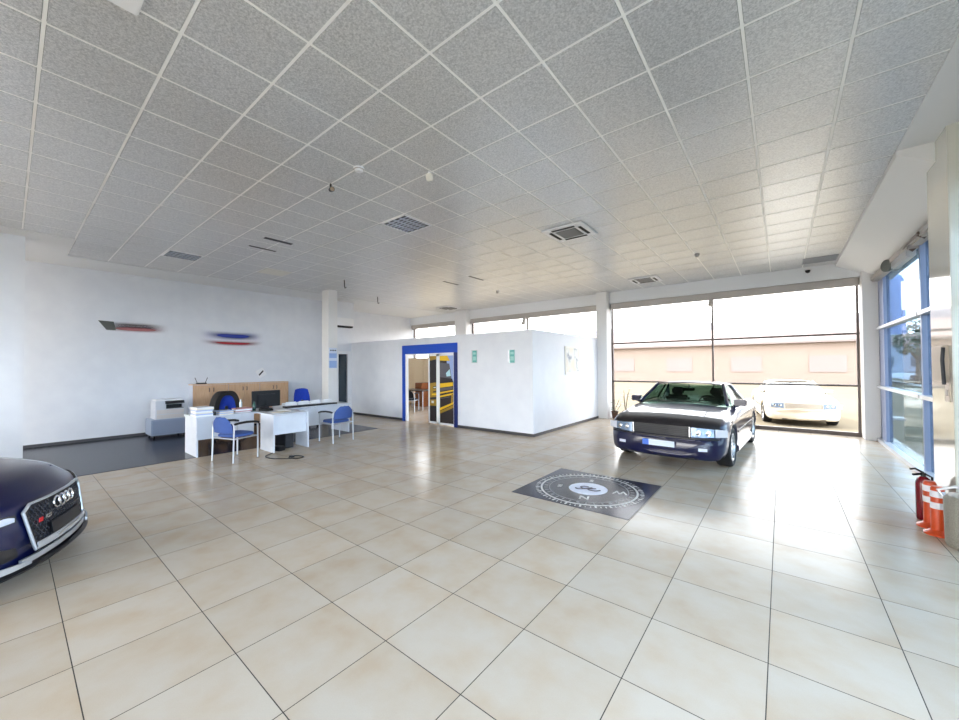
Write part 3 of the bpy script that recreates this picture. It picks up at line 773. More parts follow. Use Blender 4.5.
t = thing('flat_light_panel', (cellx(-16)+.3, celly(3)+.3, CH), 0, 'plain off white square panel light near the long white wall', 'ceiling light')
MB().box(-.285, .285, -.28, .28, -.006, 0).build('diffuser', M['offwhite'], t)
for (x0_, x1_, y0_, y1_, lb) in ((-7.12, -7.02, 2.80, 3.28, 'bold dark ceiling slot nearest the middle louvre light'), (-7.78, -7.72, 2.80, 3.28, 'thin dark ceiling slot next to the bold one'),
        (-7.1, -7.03, 7.3, 7.9, 'dark ceiling slot in front of the partition'), (-6.2, -6.13, 7.3, 7.9, 'dark ceiling slot in front of the partition, nearer its corner')):
    t = MB().box(x0_, x1_, y0_, y1_, CH-.004, CH-.0005).build('ceiling_slot', M['concrete_dark'], None); tag(t, lb, 'vent slot', 'dark slots in the ceiling')
# detectors and small cameras
t = thing('smoke_detector', (-3.76, 2.505, CH), 0, 'round white smoke detector between the small camera and white sensor', 'smoke detector')
MB().lathe([(0, -.045), (.035, -.045), (.05, -.03), (.06, -.012), (.06, 0)], 24).build('dome', M['white'], t)
MB().lathe([(.051, -.028), (.056, -.025), (.058, -.018), (.052, -.018)], 24).build('vent_ring', M['roller'], t)
t = thing('motion_sensor', (-3.2, 3.08, CH), .3, 'white square motion sensor hanging from ceiling near the smoke detector', 'sensor')
MB().box(-.04, .04, -.02, .03, -.10, -.02, bev=.01, rot=Matrix.Rotation(.35, 3, 'X')).build('body', M['offwhite'], t)
MB().cyl((0, 0, -.03), (0, 0, 0), .015).build('bracket', M['white'], t)
t = thing('ceiling_camera', (-4.36, 2.5, CH), -.4, 'small dark camera on a bracket hanging left of smoke detector', 'camera')
MB().tube([(0, 0, 0), (0, 0, -.06), (.03, 0, -.09)], .012, 8).build('bracket', M['blackmat'], t)
MB().cyl((.0, 0, -.075), (.13, 0, -.12), .026, .03).build('body', M['blackmat'], t)
MB().cyl((.128, 0, -.119), (.135, 0, -.1215), .024).build('lens', mat('lens_tan', (150, 128, 100), .2), t)
for x, y, lb in ((-1.33, 8.9, 'small grey ceiling detector above the dark blue convertible'), (-6.75, 9.35, 'small grey ceiling detector above the partition')):
    t = thing('ceiling_detector', (x, y, CH), 0, lb, 'detector', 'small grey ceiling detectors')
    MB().lathe([(0, -.07), (.03, -.06), (.045, -.02), (.05, 0)], 16).build('dome', M['roller'], t)
t = thing('dome_camera', (.52, 11.78, 3.86), 0, 'small black dome camera on the white rear header beam', 'camera')
MB().lathe([(0, -.07), (.035, -.055), (.05, -.02), (.05, 0), (0, 0)], 16).build('dome', M['black'], t)
MB().box(-.04, .04, 0, .02, -.02, .03).build('bracket', M['white'], t)
for x, y, lb in ((-8.93, 5.5, 'thin dark cable end hanging from ceiling near the slim pillar'), (-10.3, 7.55, 'thin dark cable end hanging from ceiling above the partition')):
    t = MB().tube([(0, 0, 0), (.01, 0, -.15), (.03, 0, -.22), (.07, .02, -.2)], .012, 6).build('hanging_cable', M['blackmat'], None, loc=(x, y, CH)); tag(t, lb, 'cable', 'cable ends hanging from the ceiling')

# ------------------------------------------------------------------ right-hand side: lamp, wall phone, extinguisher, posts, bin
t = thing('spotlight', (1.5, 9.75, 3.38), 0, 'grey cylindrical spotlight mounted at head of right hand glass', 'spotlight')
MB().cyl((.0, -.02, -.0), (.13, .05, 0), .10, .10, 28).build('lamp_barrel', mat('lamp_grey', (150, 156, 160), .35, metal=.4), t)
MB().cyl((-.028, -.035, 0), (.002, -.019, 0), .106, .106, 28).build('front_ring', mat('lamp_ring', (96, 100, 96), .5), t)
MB().box(.02, .13, -1.15, -.12, -.10, .06, bev=.02).build('ballast_box', M['grey_alu'], t)
mb = MB(); mb.tube([(.1, -.3, .04), (.02, -1.1, .05), (.0, -1.95, .06)], .02, 8); mb.tube([(.0, -1.9, .06), (.08, -1.9, .0)], .03, 8); mb.tube([(.03, -1.2, .05), (.1, -1.2, -.02)], .03, 8)
mb.build('mounting_arm', M['dark_alu'], t)
t = thing('fan_lamp', (-1.45, 11.82, 3.36), 0, 'small grey spotlight hanging at top of the glass upright', 'spotlight', 'small spotlights at the rear glass head')
MB().box(-.05, .05, -.04, .12, .06, .14, bev=.01).build('bracket', M['roller'], t); MB().cyl((0, -.06, -.12), (0, .03, .07), .075, .05, 16).build('lamp_barrel', M['roller'], t)
q = copy_tree(t); q.name = 'fan_lamp.001'; place(q, (-7.35, 11.82, 3.30), 0, 'small grey spotlight peeking over top of the partition corner')
t = thing('wall_telephone', (1.27, 5.83, 1.68), 0, 'beige wall telephone box on the glossy pillar at right edge', 'telephone')
MB().box(-.05, 0, -.14, .18, -.22, .14, bev=.01).build('housing', mat('phone_beige', (196, 186, 172), .4), t)
MB().tube([(-.04, -.155, .12), (-.05, -.165, 0), (-.04, -.155, -.24)], .014, 8).build('handset', M['concrete_dark'], t)
t = thing('light_switch', (1.27, 5.72, 1.36), 0, 'small beige switch plate below the wall telephone', 'switch')
MB().box(-.012, 0, -.06, .06, -.09, .09, bev=.003).build('plate', mat('plate', (206, 196, 184), .4), t)
MB().box(-.02, -.012, -.025, .025, -.03, .03, bev=.002).build('rocker', M['roller'], t)
t = thing('fire_extinguisher', (1.155, 6.06, 0), 0, 'dark red fire extinguisher standing left of the orange posts', 'fire extinguisher')
MB().lathe([(0, 0), (.056, 0), (.061, .02), (.061, .38), (.046, .43), (.025, .45), (0, .45)], 24).build('cylinder', M['red'], t)
mb = MB(); mb.cyl((0, 0, .45), (0, 0, .49), .02); mb.tube([(0, 0, .48), (-.08, -.03, .465)], .012, 8); mb.tube([(0, 0, .49), (-.06, -.02, .53), (-.1, -.03, .52)], .01, 8)
mb.build('valve_handle', M['black'], t)
MB().tube([(.01, 0, .48), (.05, -.05, .46), (.045, -.07, .3), (.04, -.07, .12)], .01, 8).build('hose', M['black'], t)
def post(x, y, label):
    t = thing('delineator_post', (x, y, 0), 0, label, 'traffic post', 'orange traffic posts by the glossy pillar')
    MB().lathe([(0, 0), (.098, 0), (.098, .012), (.062, .035), (.05, .05), (0, .05)], 28).build('base', M['orange'], t)
    MB().lathe([(.048, .03), (.046, .44), (.036, .46), (0, .463)], 24).build('tube', M['orange'], t)
    for z in (.25, .36): MB().lathe([(.0465, z), (.0495, z+.002), (.0495, z+.058), (.0465, z+.06)], 24).build('reflective_band', M['refl'], t)
    return t
post(1.15, 5.82, 'orange post with white bands between the extinguisher and nearer post')
post(1.155, 5.605, 'orange post with white bands nearest the speckled grey bin')
t = thing('waste_bin', (1.32, 5.34, 0), 0, 'speckled grey round bin at right edge beside orange posts', 'bin')
MB().lathe([(0, 0), (.17, 0), (.18, .02), (.185, .42), (.16, .455), (.05, .47), (0, .47)], 36).build('drum', M['greybin'], t)
MB().tube([(-.16, .05, .40), (-.20, .08, .47), (-.10, .06, .52), (-.02, .03, .50), (0.0, .03, .46)], .014, 8).build('hoop_handle', M['grey_alu'], t)

# ------------------------------------------------------------------ potted plants by the rear glass
def plant(x, y, h, pot, label, seed):
    random.seed(seed)
    t = thing('potted_plant', (x, y, 0), 0, label, 'plant', 'potted plants by the rear glass')
    MB().lathe([(0, 0), (.07, 0), (.1, .2), (.11, .21), (.11, .23), (.09, .23), (.085, .19), (0, .19)], 20).build('pot', pot, t)
    st = MB(); lf = MB()
    for k in range(4):
        a = random.uniform(0, 2*PI); r = random.uniform(.05, .16); hh = h*random.uniform(.7, 1)
        p = [(0, 0, .18), (r*.3*math.cos(a), r*.3*math.sin(a), hh*.5), (r*math.cos(a)+.06, r*math.sin(a), hh)]
        st.tube(spl(p, 4), .006, 5)
        for j in range(7):
            f_ = .3+.7*j/6; c_ = Vector((r*f_*math.cos(a)+.06*f_*f_, r*f_*math.sin(a), hh*f_)); b_ = random.uniform(0, 2*PI); l_ = random.uniform(.08, .14)
            dx, dy = math.cos(b_), math.sin(b_)
            lf.sheet([[c_+Vector((dx*l_*q-dy*w_*l_*.4*math.sin(PI*(q*.9+.05)), dy*l_*q+dx*w_*l_*.4*math.sin(PI*(q*.9+.05)), .03*q-.02*q*q)) for w_ in (-1, 0, 1)] for q in (0, .33, .66, 1)], .002)
    st.build('stem', mat('stem_brown', (70, 60, 40), .6), t); lf.build('leaves', mat('leaf_green', (70, 84, 62), .5), t)
plant(-4.05, 11.75, .62, mat('pot_brown', (88, 62, 50), .5), 'small green plant in brown pot beside the rear pillar', 2)
plant(-3.68, 11.68, .95, mat('pot_terracotta', (170, 92, 70), .5), 'taller leggy plant in reddish pot left of the convertible', 5)

# ------------------------------------------------------------------ compass mat
t = thing('compass_mat', (-2.04, 4.85, 0), 0, 'dark square compass mat with white disc lying on tiles before the convertible', 'mat')
M['matnavy'] = noisy('mat_navy', (26, 30, 54), (20, 24, 44), 20, .22, spec=.3); M['matgrey'] = noisy('mat_charcoal', (62, 60, 64), (50, 49, 54), 60, .25, detail=6, spec=.3)
M['matwhite'] = mat('mat_white', (206, 204, 200), .35); M['matpale'] = mat('mat_pale', (136, 136, 138), .35)
MB().box(-.745, .745, -.715, .715, .0, .004).build('base_sheet', M['matnavy'], t)
MB().lathe([(0, .004), (.705, .004), (.705, .0046), (0, .0046)], 72).build('dial', M['matgrey'], t)
mb = MB(); mb.lathe([(.60, .0046), (.625, .0046), (.625, .0052), (.60, .0052)], 72, closed=True)
for k in range(72):
    a = 2*PI*k/72; rr0 = .655 if k % 3 else .635; w_ = .006 if k % 3 else .012
    mb.box(rr0, .69, -w_, w_, .0046, .0052, rot=rz(a), piv=(0, 0, 0))
mb.build('degree_ring', M['matwhite'], t)
mb = MB(); mb.lathe([(.50, .0046), (.512, .0046), (.512, .0052), (.50, .0052)], 72, closed=True)
for k in range(36):
    a = 2*PI*k/36; mb.box(.53, .575, -.018 if k % 4 == 0 else -.008, .018 if k % 4 == 0 else .008, .0046, .0052, rot=rz(a), piv=(0, 0, 0))
mb.build('inner_ring', M['matpale'], t)
NA = math.radians(-75)
def onmat(r_, a_, size, body, nm='letter', m_=None):
    p = Vector((r_*math.cos(a_), r_*math.sin(a_), .0048))
    return text_obj(body, size, m_ or M['matwhite'], t, Matrix.Translation(p) @ Matrix.Rotation(NA-PI/2, 4, 'Z'), nm, .0006, bold=True)
onmat(.36, NA, .17, 'N'); onmat(.40, NA+PI/2, .17, 'W'); onmat(.38, NA+PI, .13, 'S'); onmat(.37, NA-PI/2, .13, 'E')
MB().lathe([(0, .0046), (.25, .0046), (.25, .006), (0, .006)], 48).build('centre_disc', mat('disc_white', (214, 218, 232), .3), t)
mb = MB(); q = Matrix.Rotation(NA-PI/2, 3, 'Z')
for pts in ([(-.16, .03), (-.1, .075), (-.02, .06), (.0, .0), (-.05, -.04)], [(.0, .0), (.06, .02), (.1, -.03), (.06, -.07), (0, -.06)], [(-.1, -.02), (-.02, .01), (.12, .06), (.16, .03)]):
    mb.tube(spl([q @ Vector((a, b, .0065)) for a, b in pts]), .011, 4)
mb.build('emblem', mat('emblem_dark', (58, 48, 62), .4), t)
# ------------------------------------------------------------------ cars
def pchip(xs, ys, x):
    xs = np.array(xs, float); ys = np.array(ys, float); h = np.diff(xs); d = np.diff(ys)/h
    m = np.zeros(len(xs))
    for i in range(1, len(xs)-1):
        if d[i-1]*d[i] > 0:
            w1 = 2*h[i]+h[i-1]; w2 = h[i]+2*h[i-1]; m[i] = (w1+w2)/(w1/d[i-1]+w2/d[i])
    m[0], m[-1] = d[0], d[-1]
    i = np.clip(np.searchsorted(xs, x)-1, 0, len(h)-1); t = (x-xs[i])/h[i]
    return (2*t**3-3*t**2+1)*ys[i]+(t**3-2*t**2+t)*h[i]*m[i]+(-2*t**3+3*t**2)*ys[i+1]+(t**3-t**2)*h[i]*m[i+1]

def paint(name, rgb, metal=.35):
    m = mat(name, rgb, .28, metal=metal, spec=.3, coat=.8)
    g = N(m, 'ShaderNodeNewGeometry'); n = N(m, 'ShaderNodeTexNoise'); n.inputs['Scale'].default_value = 900
    L(m, g.outputs['Position'], n.inputs['Vector'])
    mr = N(m, 'ShaderNodeMapRange'); mr.inputs[3].default_value = .24; mr.inputs[4].default_value = .36; L(m, n.outputs[0], mr.inputs[0]); L(m, mr.outputs[0], bsdf(m).inputs['Roughness'])
    return m
M['rubber'] = mat('tyre_rubber', (24, 24, 26), .7)
M['rim'] = mat('alloy_rim', (206, 208, 212), .25, metal=.8)
M['lens'] = mat('headlight_lens', (150, 172, 200), .08, metal=.5, coat=1)
M['lens2'] = mat('indicator_lens', (206, 210, 222), .1, coat=1)
M['interior'] = mat('cabin_black', (26, 24, 26), .7)

def body_loft(cfg, m, parent, name='body'):
    """stations: v(back from nose), half width, z bottom, z widest, z shoulder, z top, crown"""
    S = cfg['stations']; vs_ = [q[0] for q in S]
    vv = sorted(set(np.concatenate([np.linspace(0, .35, 16), np.linspace(.35, cfg['len']-.3, 46), np.linspace(cfg['len']-.3, cfg['len'], 12)]).round(4)))
    rows = []
    for v in vv:
        w, zb, zw, zs, zt, cr = [float(pchip(vs_, [q[i] for q in S], v)) for i in range(1, 7)]
        half = [(0, zb), (w*.45, zb), (w*.80, zb), (w*.93, zb+.02), (w*.975, zb+.07*(zw-zb)/.3+.01), (w*.992, zb+(zw-zb)*.55), (w, zw), (w*.993, zw+(zs-zw)*.5), (w*.972, zs-.012),
                (w*.94, zs+(zt-zs)*.45), (w*.86, zt), (w*.74, zt+cr*.30), (w*.58, zt+cr*.60), (w*.40, zt+cr*.80), (w*.2, zt+cr*.95), (0, zt+cr)]
        full = half+[(-a, b) for a, b in half[-2:0:-1]]
        row = []
        for a, b in full:
            k = abs(a)/cfg['hw']
            f = max(0, 1-v/1.3); bk = max(0, 1-(cfg['len']-v)/1.0)
            row.append((a, -v-cfg['sweepF']*k**cfg.get('swp', 3)*f+cfg['sweepR']*k**3*bk, b))
        rows.append(row)
    mb = MB(); mb.grid(rows, closed=True); n = len(rows[0])
    mb._new(rows[0], [list(range(n))]); mb._new(rows[-1], [list(range(n))])
    bmesh.ops.remove_doubles(mb.bm, verts=mb.bm.verts[:], dist=1e-5)
    o = mb.build(name, m, parent, sharp=50)
    # wheel arches cut out
    for v in cfg['axles']:
        for s_ in (-1, 1):
            x = s_*cfg['hw']
            cb = MB(); cb.cyl((x-s_*.30, -v, cfg['wr']+.01), (x+s_*.3, -v, cfg['wr']+.01), cfg['wr']+cfg.get('gap', .035), seg=48)
            cut = cb.build('cut', M['blackmat'], parent)
            md = o.modifiers.new('b', 'BOOLEAN'); md.operation = 'DIFFERENCE'; md.object = cut; md.solver = 'EXACT'
            bpy.context.view_layer.update()
            dg = bpy.context.evaluated_depsgraph_get(); me = bpy.data.meshes.new_from_object(o.evaluated_get(dg))
            o.modifiers.clear(); o.data = me; bpy.data.objects.remove(cut)
    return o

def wheel(t, x, v, r, w, style, sgn):
    tb = MB(); ri = r*.70
    tb.lathe([(ri, -w*.42), (r*.90, -w*.5), (r*.975, -w*.42), (r, -w*.28), (r, w*.28), (r*.975, w*.42), (r*.90, w*.5), (ri, w*.42)], 48, axis='x', c=(x, -v, r), closed=True)
    ty = tb.build('tyre', M['rubber'], t)
    rb = MB(); e = sgn*w*.44
    rb.lathe([(ri+.004, -sgn*w*.4), (ri+.004, e), (ri-.02, e+sgn*.004), (ri-.035, e-sgn*.03), (ri-.04, -sgn*w*.4)], 40, axis='x', c=(x, -v, r), closed=True)
    rb.lathe([(0, e-sgn*.01), (.065, e-sgn*.012), (.075, e-sgn*.04), (0, e-sgn*.04)], 24, axis='x', c=(x, -v, r))
    n = 8 if style == 'hole' else 10
    for k in range(n):
        a = 2*PI*k/n; R_ = Matrix.Rotation(a, 3, 'X')
        ww = .05 if style == 'hole' else .02
        b = bmesh.new(); bmesh.ops.create_cube(b, size=1)
        for q in b.verts:
            tt = q.co.z+.5; p = Vector((e-sgn*(.025+.012*math.sin(PI*tt))+q.co.x*.02, q.co.y*2*ww*(.7+.5*tt)*.5, .05+tt*(ri-.07)))
            q.co = R_ @ p+Vector((x, -v, r))
        rb.take(b)
    rb.build('rim', M['rim'], ty)
    db = MB(); db.cyl((x+e*.2, -v, r), (x+e*.35, -v, r), ri*.75, seg=32); db.build('brake_disc', mat('brake', (90, 90, 92), .4, metal=.8), ty)

def quadsheet(t, name, m, c00, c10, c11, c01, bulge, th=.012, nu=8, nv=6):
    """panel spanned by four corners, bulged along its normal"""
    c00, c10, c11, c01 = map(Vector, (c00, c10, c11, c01)); nrm = (c10-c00).cross(c01-c00).normalized(); rows = []
    for j in range(nv+1):
        v = j/nv; row = []
        for i in range(nu+1):
            u = i/nu; p = (c00*(1-u)+c10*u)*(1-v)+(c01*(1-u)+c11*u)*v
            row.append(p+nrm*bulge*4*u*(1-u)*(.6+.4*4*v*(1-v)))
        rows.append(row)
    mb = MB(); mb.sheet(rows, th); return mb.build(name, m, t)

def greenhouse(t, g, pm):
    """g: belt/roof corner points. pillars in paint, dark cabin inside"""
    bw, tw = g['bw'], g['tw']; zb, zt = g['zb'], g['zt']; v1, v2, v3, v4 = g['v']   # screen base, roof front, roof rear, rear base
    zr = g.get('zr', zt)
    zf = g.get('zf', zb)
    A0, A1 = (bw*.93, -v1, zf), (tw, -v2, zt); D1, D0 = (tw, -v3, zr), (bw*.93, -v4, zb+.02)
    mi = lambda p: (-p[0], p[1], p[2])
    quadsheet(t, 'windscreen', M['carglass'], mi(A0), A0, A1, mi(A1), .06, .006)
    quadsheet(t, 'rear_window', M['carglass'], D0, mi(D0), mi(D1), D1, .05, .006)
    B0, B1 = (bw, -(v1+.18), zb), (tw+.015, -(v2+.02), zt-.03); C0, C1 = (bw, -(v4-.35), zb), (tw+.015, -(v3-.02), zr-.03)
    for s_ in (1, -1):
        f = (lambda p: p) if s_ == 1 else mi
        quadsheet(t, 'side_window', M['carglass'], f(C0), f(B0), f(B1), f(C1), .02*s_, .006*s_)
        quadsheet(t, 'rear_pillar', pm, f(D0), f(C0), f(C1), f(D1), .02*s_, .02*s_)
        mb = MB(); n_ = 6
        mb.tube([Vector(f(A0))*(1-k/n_)+Vector(f(A1))*(k/n_)+Vector((0, 0, .01)) for k in range(n_+1)], .028, 8); mb.build('front_pillar', pm, t)
        mb = MB(); ctr = [Vector(f((bw, -(v1+.1), zb))), Vector(f((bw+.005, -(v1+.9), zb+.015))), Vector(f((bw, -(v4-.3), zb+.01)))]
        mb.tube(spl(ctr, 5), .018, 6); mb.build('window_trim', M['black'], t)
        mb = MB(); b_ = (v2+v3)/2; mb.tube([f((bw, -g['vb'], zb)), f((tw+.02, -g['vb']+.05, (zt+zr)/2-.02))], .02, 6); mb.build('door_pillar', M['black'], t)
    # roof
    rows = []; n_ = 10
    for j in range(n_+1):
        v = j/n_; y = -(v2+(v3-v2)*v); z0 = zt+(zr-zt)*v
        rows.append([(tw*1.04*u, y+.05*(1-abs(u)**2)*(1 if v < .5 else -1)*(abs(v-.5)*2)**3, z0+g['rc']*(1-abs(u)**2.6)*(.7+.3*math.sin(PI*v))-.02*abs(u)**6) for u in [-1+2*i/16 for i in range(17)]])
    mb = MB(); mb.sheet(rows, .02); mb.build('roof', pm, t)
    # cabin
    mb = MB(); mb.box(-bw*.93, bw*.93, -(v4-.1), -(v1+.0), .35, zb-.12); mb.box(-bw*.9, bw*.9, -(v1+.42), -(v1+.05), zb-.12, zb-.02, bev=.03); mb.build('cabin', M['interior'], t)
    for s_ in (-1, 1):
        mb = MB(); sy = -(v1+1.15); mb.box(s_*.36-.24, s_*.36+.24, sy-.14, sy, zb-.35, zb+.10, bev=.05); mb.box(s_*.36-.12, s_*.36+.12, sy-.15, sy-.04, zb+.10, zb+.26, bev=.035); mb.build('front_seat', M['interior'], t)
    mb = MB(); c_ = Vector((-.36, -(v1+.55), zb-.02)); mb.tube([c_+Vector((.18*math.cos(a), .06*math.sin(a), .17*math.sin(a))) for a in [2*PI*k/24 for k in range(24)]], .014, 6, closed=True)
    mb.build('steering_wheel', M['interior'], t)
    mb = MB(); mb.box(-.11, .11, -(v2-.02), -(v2-.05), zt-.13, zt-.065, bev=.01); mb.cyl((0, -(v2-.02), zt-.07), (0, -v2-.0, zt+.0), .01); mb.build('rear_view_mirror', M['black'], t)

def front_strip(cfg, u, v0):  # front face y at lateral u, station v0
    return -v0-cfg['sweepF']*(abs(u)/cfg['hw'])**cfg.get('swp', 3)*max(0, 1-v0/1.3)

def nose_v(cfg, u, z):
    S = cfg['stations']; xs = [q[0] for q in S]
    for k in range(60):
        v = k*.008
        if float(pchip(xs, [q[1] for q in S], v))*.98 >= abs(u) and float(pchip(xs, [q[5] for q in S], v)) >= z: return v
    return .45
def nose_panel(t, name, m, cfg, u0, u1, zl, zr_, out=.01, th=.01, n=12):
    rows = []
    for j in range(5):
        row = []
        for i in range(n+1):
            q = i/n; u = u0+(u1-u0)*q; lo = zl[0]*(1-q)+zr_[0]*q; hi = zl[1]*(1-q)+zr_[1]*q; z = lo+(hi-lo)*j/4
            row.append((u, front_strip(cfg, u, nose_v(cfg, u, z))+out, z))
        rows.append(row)
    mb = MB(); mb.sheet(rows, th if u1 > u0 else -th); return mb.build(name, m, t)

def wrap_panel(t, name, m, cfg, u0, u1, z0, z1, v0, out=.012, th=.01, zl=None, zr_=None, n=10, rake=0):
    """panel wrapped on the curved nose; zl/zr_ = (zlow, zhigh) at both ends"""
    zl = zl or (z0, z1); zr_ = zr_ or (z0, z1); rows = []
    for j in range(4):
        v = j/3; row = []
        for i in range(n+1):
            q = i/n; u = u0+(u1-u0)*q; lo = zl[0]*(1-q)+zr_[0]*q; hi = zl[1]*(1-q)+zr_[1]*q; z = lo+(hi-lo)*v
            row.append((u, front_strip(cfg, u, v0)+out-rake*(z-z0), z))
        rows.append(row)
    mb = MB(); mb.sheet(rows, th if u1 > u0 else -th); return mb.build(name, m, t)

# ---- dark blue convertible
navy = paint('deep_navy_paint', (9, 14, 52), .0)
SL = dict(len=4.47, hw=.906, sweepF=.22, sweepR=.18, axles=(.84, 3.355), wr=.315, gap=.04, stations=[
    (0.00, .70, .27, .38, .44, .48, .00), (.03, .76, .21, .39, .47, .505, .005), (.07, .83, .18, .40, .49, .515, .005), (.10, .855, .175, .42, .52, .545, .008),
    (.125, .865, .20, .45, .62, .665, .02), (.17, .875, .20, .50, .68, .715, .03), (.30, .885, .19, .55, .72, .755, .035), (.60, .898, .18, .58, .76, .80, .045), (1.0, .904, .17, .58, .79, .845, .05),
    (1.35, .906, .17, .58, .82, .885, .05), (1.6, .906, .17, .58, .84, .895, .045), (2.6, .906, .17, .58, .85, .90, .03), (3.3, .904, .17, .58, .85, .905, .03), (3.9, .895, .20, .58, .83, .89, .035),
    (4.25, .875, .26, .55, .80, .86, .03), (4.40, .85, .30, .52, .76, .82, .02), (4.47, .80, .34, .50, .66, .70, .01)])
def convertible(paintm, loc, rot, label, plate=True, nose_band=True):
    t = thing('convertible_car', loc, rot, label, 'car')
    body_loft(SL, paintm, t)
    for v, w_ in ((.84, .225), (3.355, .225)):
        for s_ in (-1, 1): wheel(t, s_*.785, v, .315, w_, 'hole', s_)
    greenhouse(t, dict(bw=.79, tw=.58, zb=.905, zf=.925, zt=1.255, zr=1.25, v=(1.38, 1.98, 2.75, 3.35), vb=2.62, rc=.04), paintm)
    # nose details
    wrap_panel(t, 'radiator_grille', M['black'], SL, -.42, .42, .52, .685, .10, .012, .012)
    for k in range(5):
        z = .54+k*.027; wrap_panel(t, 'grille_slat', M['concrete_dark'], SL, -.41, .41, z, z+.008, .10, .026, .006)
    for s_ in (-1, 1):
        wrap_panel(t, 'grille_edge', M['chrome'], SL, s_*.42, s_*.435, .52, .685, .10, .028, .006)
        h = wrap_panel(t, 'headlight', M['lens'], SL, s_*.45, s_*.74, .55, .68, .10, .022, .014, zl=(.52, .68), zr_=(.54, .665))
        for q in (.53, .66):
            y_ = front_strip(SL, q, .10)+.035; MB().lathe([(0, 0), (.045, 0), (.05, -.01), (.02, .008), (0, .01)], 20, c=(s_*q, y_, .60), axis='y').build('reflector', M['chrome'], h)
        c_ = wrap_panel(t, 'corner_lamp', M['lens2'], SL, s_*.75, s_*.895, .57, .67, .10, .010, .014, zl=(.54, .665), zr_=(.55, .65))
        wrap_panel(t, 'fog_lamp', M['lens2'], SL, s_*.55, s_*.66, .33, .375, .05, .03, .015)
        # mirror
        mb = MB(); mb.box(s_*.80 if s_ > 0 else -.99, .99 if s_ > 0 else -.80, -1.68, -1.56, .915, 1.03, bev=.015); mb.tube([(s_*.80, -1.6, .90), (s_*.88, -1.61, .93)], .03, 8); mb.build('door_mirror', paintm, t)
        # side moulding and sill
        mb = MB(); mb.box(s_*.906-.008, s_*.906+.008, -2.98, -1.22, .50, .54, bev=.004); mb.build('side_moulding', M['black'], t)
        mb = MB(); mb.box(s_*.86-.05, s_*.86+.05, -2.98, -1.22, .165, .30, bev=.02); mb.build('sill', M['grey_alu'] if False else paintm, t)
    wrap_panel(t, 'bumper_strip', M['black'], SL, -.80, .80, .50, .525, .05, .026, .01)
    if plate:
        p = wrap_panel(t, 'licence_plate', mat('blurred_plate', (208, 216, 232), .4), SL, -.24, .14, .36, .45, .0, .03, .008)
        wrap_panel(t, 'plate_blue_edge', mat('plate_blue', (70, 110, 200), .4), SL, .14, .24, .36, .45, .0, .031, .008)
    MB().box(-.5, .5, -1.0, -.05, .19, .22).build('underbody', M['blackmat'], t)
    MB().box(-.55, .55, -3.9, -.2, .2, .34).build('floor_pan', M['blackmat'], t)
    # thin black sheet following the front edge of the bonnet
    if nose_band:
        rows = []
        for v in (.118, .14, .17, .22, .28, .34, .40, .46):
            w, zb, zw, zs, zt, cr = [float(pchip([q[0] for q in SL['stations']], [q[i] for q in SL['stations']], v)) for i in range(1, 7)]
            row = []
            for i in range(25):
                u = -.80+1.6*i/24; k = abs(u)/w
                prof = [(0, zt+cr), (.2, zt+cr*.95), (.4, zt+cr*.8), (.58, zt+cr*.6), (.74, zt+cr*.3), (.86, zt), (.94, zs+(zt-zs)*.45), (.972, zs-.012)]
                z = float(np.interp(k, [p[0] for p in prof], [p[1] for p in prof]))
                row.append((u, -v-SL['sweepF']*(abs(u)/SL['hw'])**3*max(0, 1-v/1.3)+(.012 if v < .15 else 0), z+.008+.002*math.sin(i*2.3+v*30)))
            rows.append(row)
        mb = MB(); mb.sheet(rows, -.004); mb.build('bonnet_nose_band', mat('nose_band_black', (30, 26, 28), .5), t)
    for s_ in (-1, 1):
        mb = MB(); mb.tube([(s_*.03, -1.3, .955), (s_*.03+.5, -1.38, .965)] if s_ > 0 else [(-.5, -1.3, .955), (-.02, -1.38, .965)], .008, 6); mb.build('wiper', M['black'], t)
    # tail
    for s_ in (-1, 1): MB().box(s_*.62-.17, s_*.62+.17, -4.46, -4.40, .62, .74, bev=.01).build('tail_lamp', mat('tail_red', (150, 20, 24), .2), t)
    return t
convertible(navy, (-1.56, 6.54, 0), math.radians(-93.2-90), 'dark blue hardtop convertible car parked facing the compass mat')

# ---- dark coupe cut off by the left edge
AU = dict(len=4.72, hw=.93, sweepF=.30, sweepR=.15, swp=2.4, axles=(.86, 3.63), wr=.345, gap=.03, stations=[
    (0.00, .62, .20, .25, .29, .32, 0), (.015, .70, .18, .29, .37, .40, 0), (.03, .76, .165, .34, .46, .495, .0), (.045, .79, .16, .38, .54, .58, .003), (.07, .81, .16, .41, .575, .62, .01), (.13, .87, .155, .44, .61, .66, .02), (.18, .89, .15, .45, .64, .69, .03),
    (.25, .90, .15, .46, .65, .73, .04), (.5, .92, .15, .5, .70, .79, .055), (.9, .93, .15, .55, .76, .85, .06), (1.3, .93, .15, .56, .80, .90, .06),
    (1.6, .92, .15, .56, .84, .93, .05), (2.6, .915, .15, .56, .87, .95, .03), (3.4, .93, .16, .58, .88, .97, .03), (4.0, .92, .2, .6, .88, .96, .04), (4.4, .88, .26, .6, .86, .93, .04), (4.62, .84, .3, .58, .80, .88, .02), (4.72, .78, .34, .55, .72, .78, .01)])
coupe_paint = paint('navy_blue_paint', (10, 17, 60), .1)
M['honey'] = mat('honeycomb_black', (16, 16, 20), .3)
